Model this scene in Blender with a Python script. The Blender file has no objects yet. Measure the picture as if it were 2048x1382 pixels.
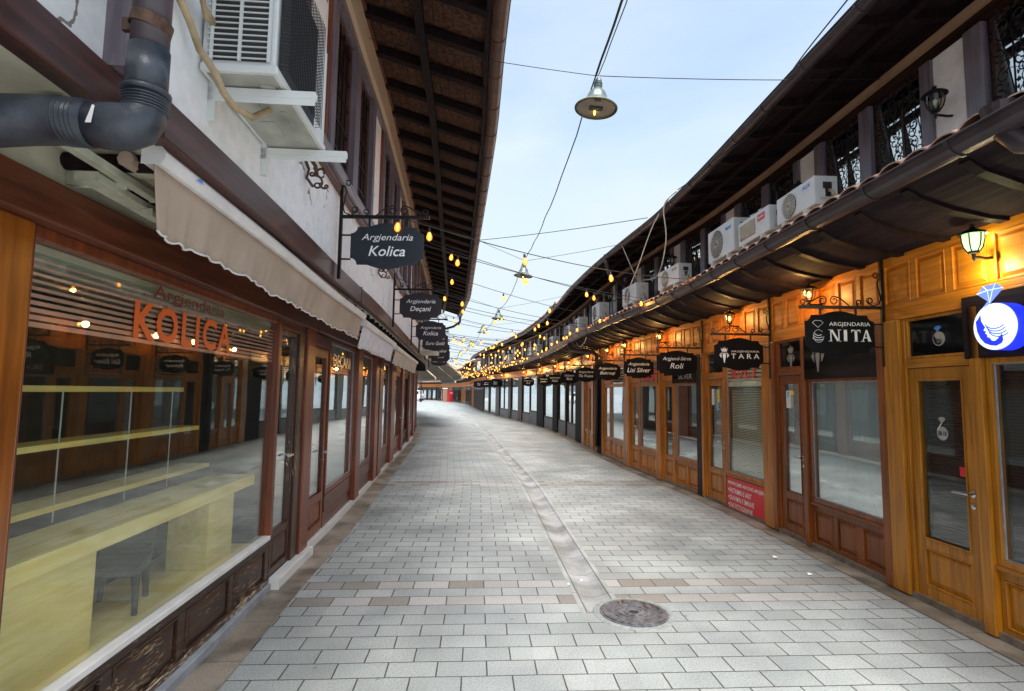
import bpy, math, random, bisect
from mathutils import Vector, Matrix
random.seed(7)
R_=math.radians
# ------------------------------------------------------------------ camera
SC=bpy.context.scene; COL=SC.collection
cam=bpy.data.cameras.new('camera'); camo=bpy.data.objects.new('camera',cam); COL.objects.link(camo); SC.camera=camo
cam.sensor_width=36; cam.sensor_fit='HORIZONTAL'; cam.lens=36*1080/2048; cam.clip_start=.05; cam.clip_end=2000
_p=math.atan(93/1080); _r=R_(.8)
_f=Vector((0,math.cos(_p),math.sin(_p))); _a=Vector((1,0,0)); _u=_a.cross(_f)
_a2=(_a*math.cos(_r)+_u*math.sin(_r)).normalized(); _u2=_a2.cross(_f)
camo.matrix_world=Matrix(((_a2.x,_u2.x,-_f.x,0),(_a2.y,_u2.y,-_f.y,0),(_a2.z,_u2.z,-_f.z,1.6),(0,0,0,1)))
def atY(x,y,Y):
    d=_f+_a2*((x-1024)/1080)-_u2*((y-691)/1080); return Vector((0,0,1.6))+d*(Y/d.y)
# ------------------------------------------------------------------ sky and sun
W=bpy.data.worlds.new("World"); SC.world=W; W.use_nodes=True
nt=W.node_tree; N=nt.nodes; K=nt.links; N.clear()
out=N.new('ShaderNodeOutputWorld'); bg=N.new('ShaderNodeBackground'); sky=N.new('ShaderNodeTexSky')
SUN_EL=R_(64); SUN_AZ=R_(171)     # azimuth measured clockwise from +Y
sky.sky_type='NISHITA'; sky.sun_disc=False; sky.sun_elevation=SUN_EL; sky.sun_rotation=SUN_AZ; sky.altitude=300; sky.air_density=1.2; sky.dust_density=2.0
bg.inputs[1].default_value=.05
tc=N.new('ShaderNodeTexCoord'); mp=N.new('ShaderNodeMapping'); mp.inputs['Scale'].default_value=(1,1.0,2.6); mp.inputs['Rotation'].default_value=(0,0,R_(25))
ns=N.new('ShaderNodeTexNoise'); ns.inputs['Scale'].default_value=1.7; ns.inputs['Detail'].default_value=7; ns.inputs['Roughness'].default_value=.55; ns.inputs['Distortion'].default_value=.5
rp=N.new('ShaderNodeValToRGB'); rp.color_ramp.elements[0].position=.35; rp.color_ramp.elements[0].color=(.35,.35,.35,1); rp.color_ramp.elements[1].position=.72; rp.color_ramp.elements[1].color=(.92,.92,.92,1)
mx=N.new('ShaderNodeMixRGB'); mx.inputs[2].default_value=(2.55,2.95,3.25,1)
hs=N.new('ShaderNodeSeparateXYZ'); hm=N.new('ShaderNodeMapRange'); hm.inputs[1].default_value=.0; hm.inputs[2].default_value=.5; hm.inputs[3].default_value=.7; hm.inputs[4].default_value=0
ad=N.new('ShaderNodeMath'); ad.operation='ADD'; ad.use_clamp=True
K.new(tc.outputs['Generated'],mp.inputs[0]); K.new(mp.outputs[0],ns.inputs[0]); K.new(ns.outputs[0],rp.inputs[0])
K.new(tc.outputs['Generated'],hs.inputs[0]); K.new(hs.outputs[2],hm.inputs[0]); K.new(rp.outputs[0],ad.inputs[0]); K.new(hm.outputs[0],ad.inputs[1])
K.new(ad.outputs[0],mx.inputs[0]); K.new(sky.outputs[0],mx.inputs[1]); K.new(mx.outputs[0],bg.inputs[0]); K.new(bg.outputs[0],out.inputs[0])
sl=bpy.data.lights.new('sun','SUN'); sl.energy=1.5; sl.angle=R_(50); sl.color=(1,.96,.9)
so=bpy.data.objects.new('sun',sl); COL.objects.link(so)
sd=Vector((math.sin(SUN_AZ)*math.cos(SUN_EL),math.cos(SUN_AZ)*math.cos(SUN_EL),math.sin(SUN_EL)))
so.rotation_euler=sd.to_track_quat('Z','Y').to_euler()
SC.view_settings.view_transform='Standard'; SC.view_settings.look='None'; SC.view_settings.gamma=1; SC.view_settings.exposure=2.68; SC.view_settings.use_curve_mapping=False
SC.cycles.max_bounces=8; SC.cycles.transparent_max_bounces=16; SC.cycles.glossy_bounces=4
SC.cycles.sample_clamp_indirect=4
# ------------------------------------------------------------------ materials
MT={}
def _mat(n):
    m=bpy.data.materials.new(n); m.use_nodes=True; MT[n]=m
    return m,m.node_tree.nodes,m.node_tree.links,m.node_tree.nodes['Principled BSDF']
def _ramp(N,a,b,pa=.3,pb=.7):
    r=N.new('ShaderNodeValToRGB'); r.color_ramp.elements[0].position=pa; r.color_ramp.elements[1].position=pb
    r.color_ramp.elements[0].color=(*a,1); r.color_ramp.elements[1].color=(*b,1); return r
def _noise(N,K,sc,scale=(1,1,1),detail=5,dist=0,src='Object'):
    tc=N.new('ShaderNodeTexCoord'); mp=N.new('ShaderNodeMapping'); mp.inputs['Scale'].default_value=scale
    t=N.new('ShaderNodeTexNoise'); t.inputs['Scale'].default_value=sc; t.inputs['Detail'].default_value=detail; t.inputs['Distortion'].default_value=dist
    K.new(tc.outputs[src],mp.inputs[0]); K.new(mp.outputs[0],t.inputs[0]); return t
def simple(n,c,rough=.5,metal=0,var=.15,sc=8,bump=.0,coat=0,c2=None):
    m,N,K,b=_mat(n); t=_noise(N,K,sc)
    c2=c2 or tuple(min(1,x*(1+var)) for x in c); c1=tuple(x*(1-var) for x in c)
    r=_ramp(N,c1,c2); K.new(t.outputs[0],r.inputs[0]); K.new(r.outputs[0],b.inputs['Base Color'])
    b.inputs['Roughness'].default_value=rough; b.inputs['Metallic'].default_value=metal
    if coat: b.inputs['Coat Weight'].default_value=coat; b.inputs['Coat Roughness'].default_value=.2
    if bump:
        t2=_noise(N,K,sc*6); bp=N.new('ShaderNodeBump'); bp.inputs['Strength'].default_value=bump; bp.inputs['Distance'].default_value=.004; K.new(t2.outputs[0],bp.inputs['Height']); K.new(bp.outputs[0],b.inputs['Normal'])
    return m
def wood(n,c1,c2,rough=.42,grain='z',coat=.15,flake=None,fl=.62,bump=.25):
    m,N,K,b=_mat(n); s={'z':(26,26,1.6),'x':(1.6,26,26)}[grain]
    t=_noise(N,K,1.0,s,6,.6); r=_ramp(N,c1,c2,.32,.7); K.new(t.outputs[0],r.inputs[0]); col=r.outputs[0]
    big=_noise(N,K,2.2,(1,1,1),3); hv=N.new('ShaderNodeMixRGB'); hv.blend_type='MULTIPLY'; hv.inputs[0].default_value=.55
    r2=_ramp(N,(.62,.6,.58),(1.15,1.12,1.1),.3,.7); K.new(big.outputs[0],r2.inputs[0]); K.new(col,hv.inputs[1]); K.new(r2.outputs[0],hv.inputs[2]); col=hv.outputs[0]
    if flake:
        f=_noise(N,K,1.0,(9,60,60) if grain=='x' else (60,60,9),8,1.2); f2=_noise(N,K,1.3,(1,1,1),4); mu=N.new('ShaderNodeMath'); mu.operation='ADD'
        K.new(f.outputs[0],mu.inputs[0]); K.new(f2.outputs[0],mu.inputs[1])
        rr=_ramp(N,(0,0,0),(1,1,1),fl,fl+.05); hf=N.new('ShaderNodeMath'); hf.operation='MULTIPLY'; hf.inputs[1].default_value=.5; K.new(mu.outputs[0],hf.inputs[0]); K.new(hf.outputs[0],rr.inputs[0])
        m3=N.new('ShaderNodeMixRGB'); K.new(rr.outputs[0],m3.inputs[0]); K.new(col,m3.inputs[1]); m3.inputs[2].default_value=(*flake,1); col=m3.outputs[0]
    if n.startswith(('dark','rafter','soffit')): b.inputs['Specular IOR Level'].default_value=.15; coat=0
    K.new(col,b.inputs['Base Color']); b.inputs['Roughness'].default_value=rough; b.inputs['Coat Weight'].default_value=coat; b.inputs['Coat Roughness'].default_value=.18
    bp=N.new('ShaderNodeBump'); bp.inputs['Strength'].default_value=bump; bp.inputs['Distance'].default_value=.003; K.new(t.outputs[0],bp.inputs['Height']); K.new(bp.outputs[0],b.inputs['Normal'])
    return m
wood('mahogany_v',(.095,.019,.006),(.26,.06,.016)); wood('mahogany_h',(.06,.014,.006),(.16,.04,.014),grain='x')
wood('worn_h',(.02,.009,.006),(.065,.028,.014),grain='x',flake=(.30,.21,.12),fl=.52,coat=.1,bump=.6)
wood('peeled_h',(.05,.03,.02),(.16,.10,.06),grain='x',flake=(.52,.44,.32),fl=.49,coat=0,bump=1.0); wood('worn_v',(.03,.011,.006),(.09,.033,.014),grain='z',flake=(.28,.17,.09),fl=.56,coat=.1)
wood('kolica_post',(.17,.042,.003),(.38,.11,.008),grain='z',coat=.5,rough=.3)  # orange bulb light on the near post is put into its colour
wood('orange_v',(.27,.078,.004),(.52,.185,.010)); wood('orange_h',(.27,.078,.004),(.52,.185,.010),grain='x')
wood('fascia_h',(.46,.13,.003),(.74,.24,.006),grain='x',rough=.5,coat=.05)  # same orange wood made brighter, lamp light put into its colour
wood('yellow_v',(.30,.105,.004),(.54,.21,.009)); wood('yellow_h',(.30,.105,.004),(.54,.21,.009),grain='x')
wood('red_v',(.13,.030,.003),(.28,.075,.007)); wood('red_h',(.13,.030,.003),(.28,.075,.007),grain='x')
wood('darkbrown_v',(.016,.008,.006),(.045,.022,.014)); wood('darkbrown_h',(.016,.008,.006),(.045,.022,.014),grain='x')
wood('beam_h',(.028,.009,.009),(.095,.032,.026),grain='x',rough=.5,coat=.15)
wood('sill_grey_h',(.16,.14,.15),(.36,.33,.35),grain='x',rough=.6,coat=0)
wood('mauve_v',(.13,.105,.125),(.23,.19,.22),rough=.45)
wood('window_brown_v',(.045,.018,.012),(.12,.048,.03),rough=.4)
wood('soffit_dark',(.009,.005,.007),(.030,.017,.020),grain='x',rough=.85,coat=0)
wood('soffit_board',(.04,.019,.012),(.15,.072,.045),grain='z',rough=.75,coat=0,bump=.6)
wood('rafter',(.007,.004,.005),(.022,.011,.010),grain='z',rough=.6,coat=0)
wood('ash_h',(.88,.68,.17),(.98,.84,.33),grain='x',rough=.5,coat=.1); 
simple('black_paint',(.006,.006,.007),.65,0,.2); MT['black_paint'].node_tree.nodes['Principled BSDF'].inputs['Specular IOR Level'].default_value=.12; simple('black_gloss',(.006,.006,.007),.12,0,.1)
simple('iron',(.012,.010,.010),.45,.5,.3,30); simple('rust_iron',(.10,.055,.035),.6,.5,.4,30)
simple('steel',(.62,.62,.64),.22,1,.05)
simple('grey_plate',(.065,.058,.062),.45,.0,.15)
simple('ac_white',(.72,.73,.70),.45,0,.06,6,.0); simple('ac_dirty',(.42,.42,.36),.6,0,.35,5,.3); simple('ac_dark',(.025,.025,.025),.6)
simple('grille_cream',(.62,.60,.50),.5,0,.15)
simple('cable_black',(.01,.01,.01),.6); simple('hose_tan',(.42,.31,.18),.7,0,.3,12,.4); simple('hose_white',(.75,.74,.70),.6)
simple('pipe_mauve',(.075,.06,.07),.4,0,.3,9,.2); simple('pipe_blue',(.018,.027,.048),.38,0,.5,9,.4,c2=(.065,.075,.09)); 
simple('gutter_brown',(.10,.052,.034),.4,.35,.35,6); simple('gutter_dark',(.045,.032,.036),.38,.3,.3,6)
simple('cornice_cream',(.62,.44,.29),.7,0,.08,3,.3); simple('cornice_tan',(.42,.26,.15),.6,0,.15,3)
simple('terracotta',(.36,.19,.13),.75,0,.35,6,.7,c2=(.55,.36,.27)); simple('old_tile',(.50,.41,.31),.85,0,.4,5,.7)
simple('brown_stone',(.16,.125,.095),.6,0,.35,14,.4); simple('marble',(.68,.68,.66),.35,0,.08,3); simple('granite_grey',(.27,.29,.32),.5,0,.2,10,.3)
simple('curtain',(.84,.86,.85),.8,0,.05,3); simple('interior_dark',(.03,.028,.028),.8); simple('interior_grey',(.22,.23,.23),.8); simple('interior_wall',(.10,.095,.085),.8)
simple('blind_cream',(.80,.74,.55),.5,0,.05); simple('blind_dark',(.07,.045,.045),.45,0,.1); simple('blind_white',(.72,.76,.76),.5,0,.05)
simple('awning_tan',(.42,.325,.25),.85,0,.12,3,.2); simple('awning_white',(.66,.64,.68),.85,0,.12,10,.1); simple('awning_beige',(.52,.44,.36),.85,0,.12,3)
simple('rail_white',(.72,.70,.68),.4,0,.1); simple('cream_metal',(.50,.50,.38),.5,.0,.25,10)
simple('white_letter',(.85,.85,.86),.4,0,.02); simple('red_letter',(.62,.05,.03),.5,0,.03); simple('orange_letter',(.72,.12,.02),.5,0,.03); simple('maroon_letter',(.16,.012,.02),.5,0,.03)
simple('red_board',(.62,.015,.015),.4,0,.05); simple('film_pink',(.60,.34,.25),.7,0,.1); simple('film_white',(.70,.66,.58),.7,0,.1)
simple('blue_letter',(.02,.20,.65),.4); simple('yellow_plastic',(.85,.6,.02),.4); simple('blue_plastic',(.25,.5,.62),.4)
simple('sign_navy',(.010,.016,.026),.5,.0,.25,4); simple('sign_aubergine',(.018,.012,.018),.5,.0,.25,4)
simple('chair_black',(.02,.02,.022),.6); simple('van_white',(.6,.62,.62),.3); simple('kiosk_red',(.45,.012,.03),.4); simple('rubber',(.02,.02,.02),.8)
simple('far_white',(.7,.72,.75),.7); simple('brick_far',(.28,.13,.09),.8); simple('silver_mark',(.60,.58,.55),.3,.6); simple('lamp_shade',(.12,.155,.145),.35,.3,.25,12); simple('lamp_rim',(.16,.15,.08),.5,.3,.3,20); simple('lamp_under',(.20,.15,.11),.4,0,.2)
# plaster with stains and hairline cracks
def plaster(n,c,stain=(.42,.40,.33),crack=True,amt=.62):
    m,N,K,b=_mat(n)
    t=_noise(N,K,1.1,(1,1,.6),7,.4); r=_ramp(N,(0,0,0),(1,1,1),amt,amt+.16); K.new(t.outputs[0],r.inputs[0])
    t3=_noise(N,K,14,(1,1,1),5); r3=_ramp(N,tuple(x*.88 for x in c),c,.3,.6); K.new(t3.outputs[0],r3.inputs[0])
    mx=N.new('ShaderNodeMixRGB'); K.new(r.outputs[0],mx.inputs[0]); K.new(r3.outputs[0],mx.inputs[1]); mx.inputs[2].default_value=(*stain,1); col=mx.outputs[0]
    if crack:
        tc=N.new('ShaderNodeTexCoord'); nz=N.new('ShaderNodeTexNoise'); nz.inputs['Scale'].default_value=5; nz.inputs['Detail'].default_value=6
        va=N.new('ShaderNodeMixRGB'); va.inputs[0].default_value=.22; K.new(tc.outputs['Object'],nz.inputs[0]); K.new(tc.outputs['Object'],va.inputs[1]); K.new(nz.outputs['Color'],va.inputs[2])
        v=N.new('ShaderNodeTexVoronoi'); v.feature='DISTANCE_TO_EDGE'; v.inputs['Scale'].default_value=1.15; K.new(va.outputs[0],v.inputs['Vector'])
        lt=N.new('ShaderNodeMath'); lt.operation='LESS_THAN'; lt.inputs[1].default_value=.006; K.new(v.outputs['Distance'],lt.inputs[0])
        nb=_noise(N,K,2.1,(1,1,1),2); g=N.new('ShaderNodeMath'); g.operation='GREATER_THAN'; g.inputs[1].default_value=.53; K.new(nb.outputs[0],g.inputs[0])
        mu=N.new('ShaderNodeMath'); mu.operation='MULTIPLY'; K.new(lt.outputs[0],mu.inputs[0]); K.new(g.outputs[0],mu.inputs[1])
        m2=N.new('ShaderNodeMixRGB'); K.new(mu.outputs[0],m2.inputs[0]); K.new(col,m2.inputs[1]); m2.inputs[2].default_value=(.25,.23,.2,1); col=m2.outputs[0]
    K.new(col,b.inputs['Base Color']); b.inputs['Roughness'].default_value=.8
    bp=N.new('ShaderNodeBump'); bp.inputs['Strength'].default_value=.35; bp.inputs['Distance'].default_value=.006; K.new(t3.outputs[0],bp.inputs['Height']); K.new(bp.outputs[0],b.inputs['Normal'])
plaster('plaster_white',(.90,.90,.90),(.55,.53,.47)); plaster('plaster_cream',(.58,.55,.42),(.33,.29,.18),False,.5); plaster('plaster_warm',(.90,.85,.79),(.6,.55,.48),crack=False)
# glass: clear pane, transparent with mirror-like reflection growing at grazing angles
def glass(n,tint,ior=1.55,extra=.03,rough=0.0):
    m,N,K,b=_mat(n); N.remove(b); o=N['Material Output']
    tr=N.new('ShaderNodeBsdfTransparent'); tr.inputs[0].default_value=(*tint,1); gl=N.new('ShaderNodeBsdfGlossy'); gl.inputs['Roughness'].default_value=rough; gl.inputs[0].default_value=(.93,.97,.97,1)
    lw=N.new('ShaderNodeLayerWeight'); lw.inputs[0].default_value=.5; pw=N.new('ShaderNodeMath'); pw.operation='POWER'; pw.inputs[1].default_value=ior; K.new(lw.outputs['Facing'],pw.inputs[0])
    a=N.new('ShaderNodeMapRange'); a.inputs[3].default_value=extra; a.inputs[4].default_value=1; K.new(pw.outputs[0],a.inputs[0]); mx=N.new('ShaderNodeMixShader')
    nz=_noise(N,K,1.2,(1,1,1),1); bp=N.new('ShaderNodeBump'); bp.inputs['Strength'].default_value=.06; bp.inputs['Distance'].default_value=.02; K.new(nz.outputs[0],bp.inputs['Height']); K.new(bp.outputs[0],gl.inputs['Normal'])
    K.new(a.outputs[0],mx.inputs[0]); K.new(tr.outputs[0],mx.inputs[1]); K.new(gl.outputs[0],mx.inputs[2]); K.new(mx.outputs[0],o.inputs[0])
glass('glass',(.95,.97,.95),4.0,.06); glass('glass_refl',(.90,.94,.94),2.6,.20); glass('glass_sky',(.5,.52,.54),2.0,.45); glass('glass_lamp',(.8,.78,.7),4,.05,.1)
def emit(n,c,s):
    m,N,K,b=_mat(n); b.inputs['Base Color'].default_value=(*c,1); b.inputs['Emission Color'].default_value=(*c,1); b.inputs['Emission Strength'].default_value=s; b.inputs['Roughness'].default_value=.3
emit('bulb_core',(1,.46,.07),3.2); emit('lantern_lit',(.5,.85,.35),.32); emit('lantern_core',(.85,1,.98),5); emit('sign_lit_white',(.72,.88,1),.2); emit('sign_lit_blue',(.015,.03,.8),.2); emit('filament',(1,.6,.05),2); emit('sign_pale_blue',(.16,.25,.8),.2); emit('lantern_amber',(.9,.5,.15),1.2)
def amber():
    m,N,K,b=_mat('bulb_glass'); N.remove(b); o=N['Material Output']
    tr=N.new('ShaderNodeBsdfTransparent'); tr.inputs[0].default_value=(1,.74,.42,1); em=N.new('ShaderNodeEmission'); em.inputs[0].default_value=(1,.33,.03,1); em.inputs[1].default_value=.55
    gl=N.new('ShaderNodeBsdfGlossy'); gl.inputs['Roughness'].default_value=.05; mx=N.new('ShaderNodeMixShader'); mx.inputs[0].default_value=.5; m2=N.new('ShaderNodeMixShader'); m2.inputs[0].default_value=.08
    K.new(tr.outputs[0],mx.inputs[1]); K.new(em.outputs[0],mx.inputs[2]); K.new(mx.outputs[0],m2.inputs[1]); K.new(gl.outputs[0],m2.inputs[2]); K.new(m2.outputs[0],o.inputs[0])
amber()
# paving : UV x = across the street, y = along it (metres)
def paving():
    m,N,K,b=_mat('paving'); uv=N.new('ShaderNodeUVMap'); uv.uv_map='UVMap'
    br=N.new('ShaderNodeTexBrick'); br.offset=.5; br.inputs['Scale'].default_value=1; br.inputs['Mortar Size'].default_value=.0048; br.inputs['Mortar Smooth'].default_value=.3
    br.inputs['Brick Width'].default_value=.288; br.inputs['Row Height'].default_value=.172; br.inputs['Bias'].default_value=-.1
    br.inputs['Color1'].default_value=(.295,.325,.325,1); br.inputs['Color2'].default_value=(.36,.385,.383,1); br.inputs['Mortar'].default_value=(.065,.06,.052,1)
    wob=N.new('ShaderNodeTexNoise'); wob.inputs['Scale'].default_value=3; wm=N.new('ShaderNodeMixRGB'); wm.blend_type='ADD'; wm.inputs[0].default_value=.012
    K.new(uv.outputs[0],wob.inputs[0]); K.new(uv.outputs[0],wm.inputs[1]); K.new(wob.outputs['Color'],wm.inputs[2]); K.new(wm.outputs[0],br.inputs[0])
    # paler/darker individual setts are in the brick colours; fine grain and grime
    n1=N.new('ShaderNodeTexNoise'); n1.inputs['Scale'].default_value=90; n1.inputs['Detail'].default_value=4; K.new(uv.outputs[0],n1.inputs[0]); r1=_ramp(N,(.72,.72,.72),(1.2,1.2,1.2),.3,.7); K.new(n1.outputs[0],r1.inputs[0])
    n2=N.new('ShaderNodeTexNoise'); n2.inputs['Scale'].default_value=1.1; n2.inputs['Detail'].default_value=7; K.new(uv.outputs[0],n2.inputs[0]); r2=_ramp(N,(.70,.70,.72),(1.08,1.07,1.05),.32,.66); K.new(n2.outputs[0],r2.inputs[0])
    a=N.new('ShaderNodeMixRGB'); a.blend_type='MULTIPLY'; a.inputs[0].default_value=1; K.new(br.outputs[0],a.inputs[1]); K.new(r1.outputs[0],a.inputs[2])
    a2=N.new('ShaderNodeMixRGB'); a2.blend_type='MULTIPLY'; a2.inputs[0].default_value=1; K.new(a.outputs[0],a2.inputs[1]); K.new(r2.outputs[0],a2.inputs[2])
    # brown granite rows: two rows with a grey row between, every 30 rows
    sp=N.new('ShaderNodeSeparateXYZ'); K.new(wm.outputs[0],sp.inputs[0])
    def M(op,x,y=None,cl=False):
        q=N.new('ShaderNodeMath'); q.operation=op; q.use_clamp=cl
        for i,v in enumerate((x,y)):
            if v is None: continue
            if isinstance(v,(int,float)): q.inputs[i].default_value=v
            else: K.new(v,q.inputs[i])
        return q.outputs[0]
    row=M('FLOOR',M('DIVIDE',sp.outputs[1],.172)); md=M('MODULO',M('ADD',row,5),30)
    e1=M('COMPARE',md,0); e2=M('COMPARE',md,2)
    for e in (e1,e2): e.node.inputs[2].default_value=.4
    band=M('ADD',e1,e2,True)
    wn=N.new('ShaderNodeTexWhiteNoise'); wn.noise_dimensions='2D'; cb=N.new('ShaderNodeCombineXYZ'); K.new(M('FLOOR',M('DIVIDE',sp.outputs[0],.288)),cb.inputs[0]); K.new(row,cb.inputs[1]); K.new(cb.outputs[0],wn.inputs[0])
    gr=_ramp(N,(.225,.207,.185),(.335,.33,.325),.1,.7); K.new(wn.outputs[0],gr.inputs[0])
    gm=N.new('ShaderNodeMixRGB'); gm.blend_type='MULTIPLY'; gm.inputs[0].default_value=1; K.new(gr.outputs[0],gm.inputs[1]); K.new(r1.outputs[0],gm.inputs[2])
    bm=M('MULTIPLY',band,M('SUBTRACT',1,br.outputs['Fac']))
    c=N.new('ShaderNodeMixRGB'); K.new(bm,c.inputs[0]); K.new(a2.outputs[0],c.inputs[1]); K.new(gm.outputs[0],c.inputs[2])
    # dark gum spots
    vo=N.new('ShaderNodeTexVoronoi'); vo.inputs['Scale'].default_value=2.3; K.new(uv.outputs[0],vo.inputs['Vector']); rs=_ramp(N,(1,1,1),(0,0,0),.028,.042); K.new(vo.outputs['Distance'],rs.inputs[0])
    c2=N.new('ShaderNodeMixRGB'); c2.inputs[2].default_value=(.15,.15,.15,1); K.new(M('MULTIPLY',rs.outputs[0],.75),c2.inputs[0]); K.new(c.outputs[0],c2.inputs[1])
    n4=N.new('ShaderNodeTexNoise'); n4.inputs['Scale'].default_value=.55; n4.inputs['Detail'].default_value=9; n4.inputs['Roughness'].default_value=.68; n4.inputs['Distortion'].default_value=1.2; K.new(uv.outputs[0],n4.inputs[0]); r4=_ramp(N,(.74,.73,.72),(1.05,1.05,1.07),.42,.56); K.new(n4.outputs[0],r4.inputs[0])
    c3=N.new('ShaderNodeMixRGB'); c3.blend_type='MULTIPLY'; c3.inputs[0].default_value=.3; K.new(c2.outputs[0],c3.inputs[1]); K.new(r4.outputs[0],c3.inputs[2]); c2=c3
    wv=_ramp(N,(.86,.86,.87),(1.1,1.1,1.09),.1,.9); K.new(wn.outputs[0],wv.inputs[0]); c4=N.new('ShaderNodeMixRGB'); c4.blend_type='MULTIPLY'; c4.inputs[0].default_value=.35; K.new(c3.outputs[0],c4.inputs[1]); K.new(wv.outputs[0],c4.inputs[2]); c2=c4
    K.new(c2.outputs[0],b.inputs['Base Color'])
    rr=_ramp(N,(.36,.36,.36),(.62,.62,.62)); K.new(n2.outputs[0],rr.inputs[0]); K.new(rr.outputs[0],b.inputs['Roughness'])
    hh=M('SUBTRACT',M('MULTIPLY',n1.outputs[0],.15),br.outputs['Fac']); bp=N.new('ShaderNodeBump'); bp.inputs['Strength'].default_value=.6; bp.inputs['Distance'].default_value=.004; K.new(hh,bp.inputs['Height']); K.new(bp.outputs[0],b.inputs['Normal'])
paving()
def slabs(n,c1,c2,length,width,mort=(.1,.09,.08),rough=.5,grime=.5):
    m,N,K,b=_mat(n); uv=N.new('ShaderNodeUVMap'); uv.uv_map='UVMap'; mp=N.new('ShaderNodeMapping'); mp.inputs['Rotation'].default_value=(0,0,R_(90)); mp.inputs['Location'].default_value=(0,2.5,0); K.new(uv.outputs[0],mp.inputs[0])
    br=N.new('ShaderNodeTexBrick'); br.offset=0; br.inputs['Mortar Size'].default_value=.004; br.inputs['Scale'].default_value=1; br.inputs['Brick Width'].default_value=length; br.inputs['Row Height'].default_value=width
    br.inputs['Color1'].default_value=(*c1,1); br.inputs['Color2'].default_value=(*c2,1); br.inputs['Mortar'].default_value=(*mort,1); K.new(mp.outputs[0],br.inputs[0])
    n1=N.new('ShaderNodeTexNoise'); n1.inputs['Scale'].default_value=110; n1.inputs['Detail'].default_value=4; K.new(uv.outputs[0],n1.inputs[0]); r1=_ramp(N,(.65,.65,.65),(1.3,1.3,1.3),.3,.7); K.new(n1.outputs[0],r1.inputs[0])
    n2=N.new('ShaderNodeTexNoise'); n2.inputs['Scale'].default_value=2.5; n2.inputs['Detail'].default_value=7; K.new(uv.outputs[0],n2.inputs[0]); r2=_ramp(N,(grime,grime,grime*.95),(1.15,1.15,1.15),.4,.6); K.new(n2.outputs[0],r2.inputs[0])
    a=N.new('ShaderNodeMixRGB'); a.blend_type='MULTIPLY'; a.inputs[0].default_value=1; K.new(br.outputs[0],a.inputs[1]); K.new(r1.outputs[0],a.inputs[2])
    a2=N.new('ShaderNodeMixRGB'); a2.blend_type='MULTIPLY'; a2.inputs[0].default_value=1; K.new(a.outputs[0],a2.inputs[1]); K.new(r2.outputs[0],a2.inputs[2]); K.new(a2.outputs[0],b.inputs['Base Color']); b.inputs['Roughness'].default_value=rough
    bp=N.new('ShaderNodeBump'); bp.inputs['Strength'].default_value=.3; bp.inputs['Distance'].default_value=.003; K.new(n1.outputs[0],bp.inputs['Height']); K.new(bp.outputs[0],b.inputs['Normal'])
slabs('kerb_stone',(.21,.18,.145),(.29,.255,.21),.55,5,rough=.38,grime=.5); slabs('channel_stone',(.29,.295,.305),(.34,.345,.355),.5,5,rough=.5,grime=.62); slabs('channel_edge',(.30,.315,.315),(.34,.35,.35),.9,5,grime=.8)
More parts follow.
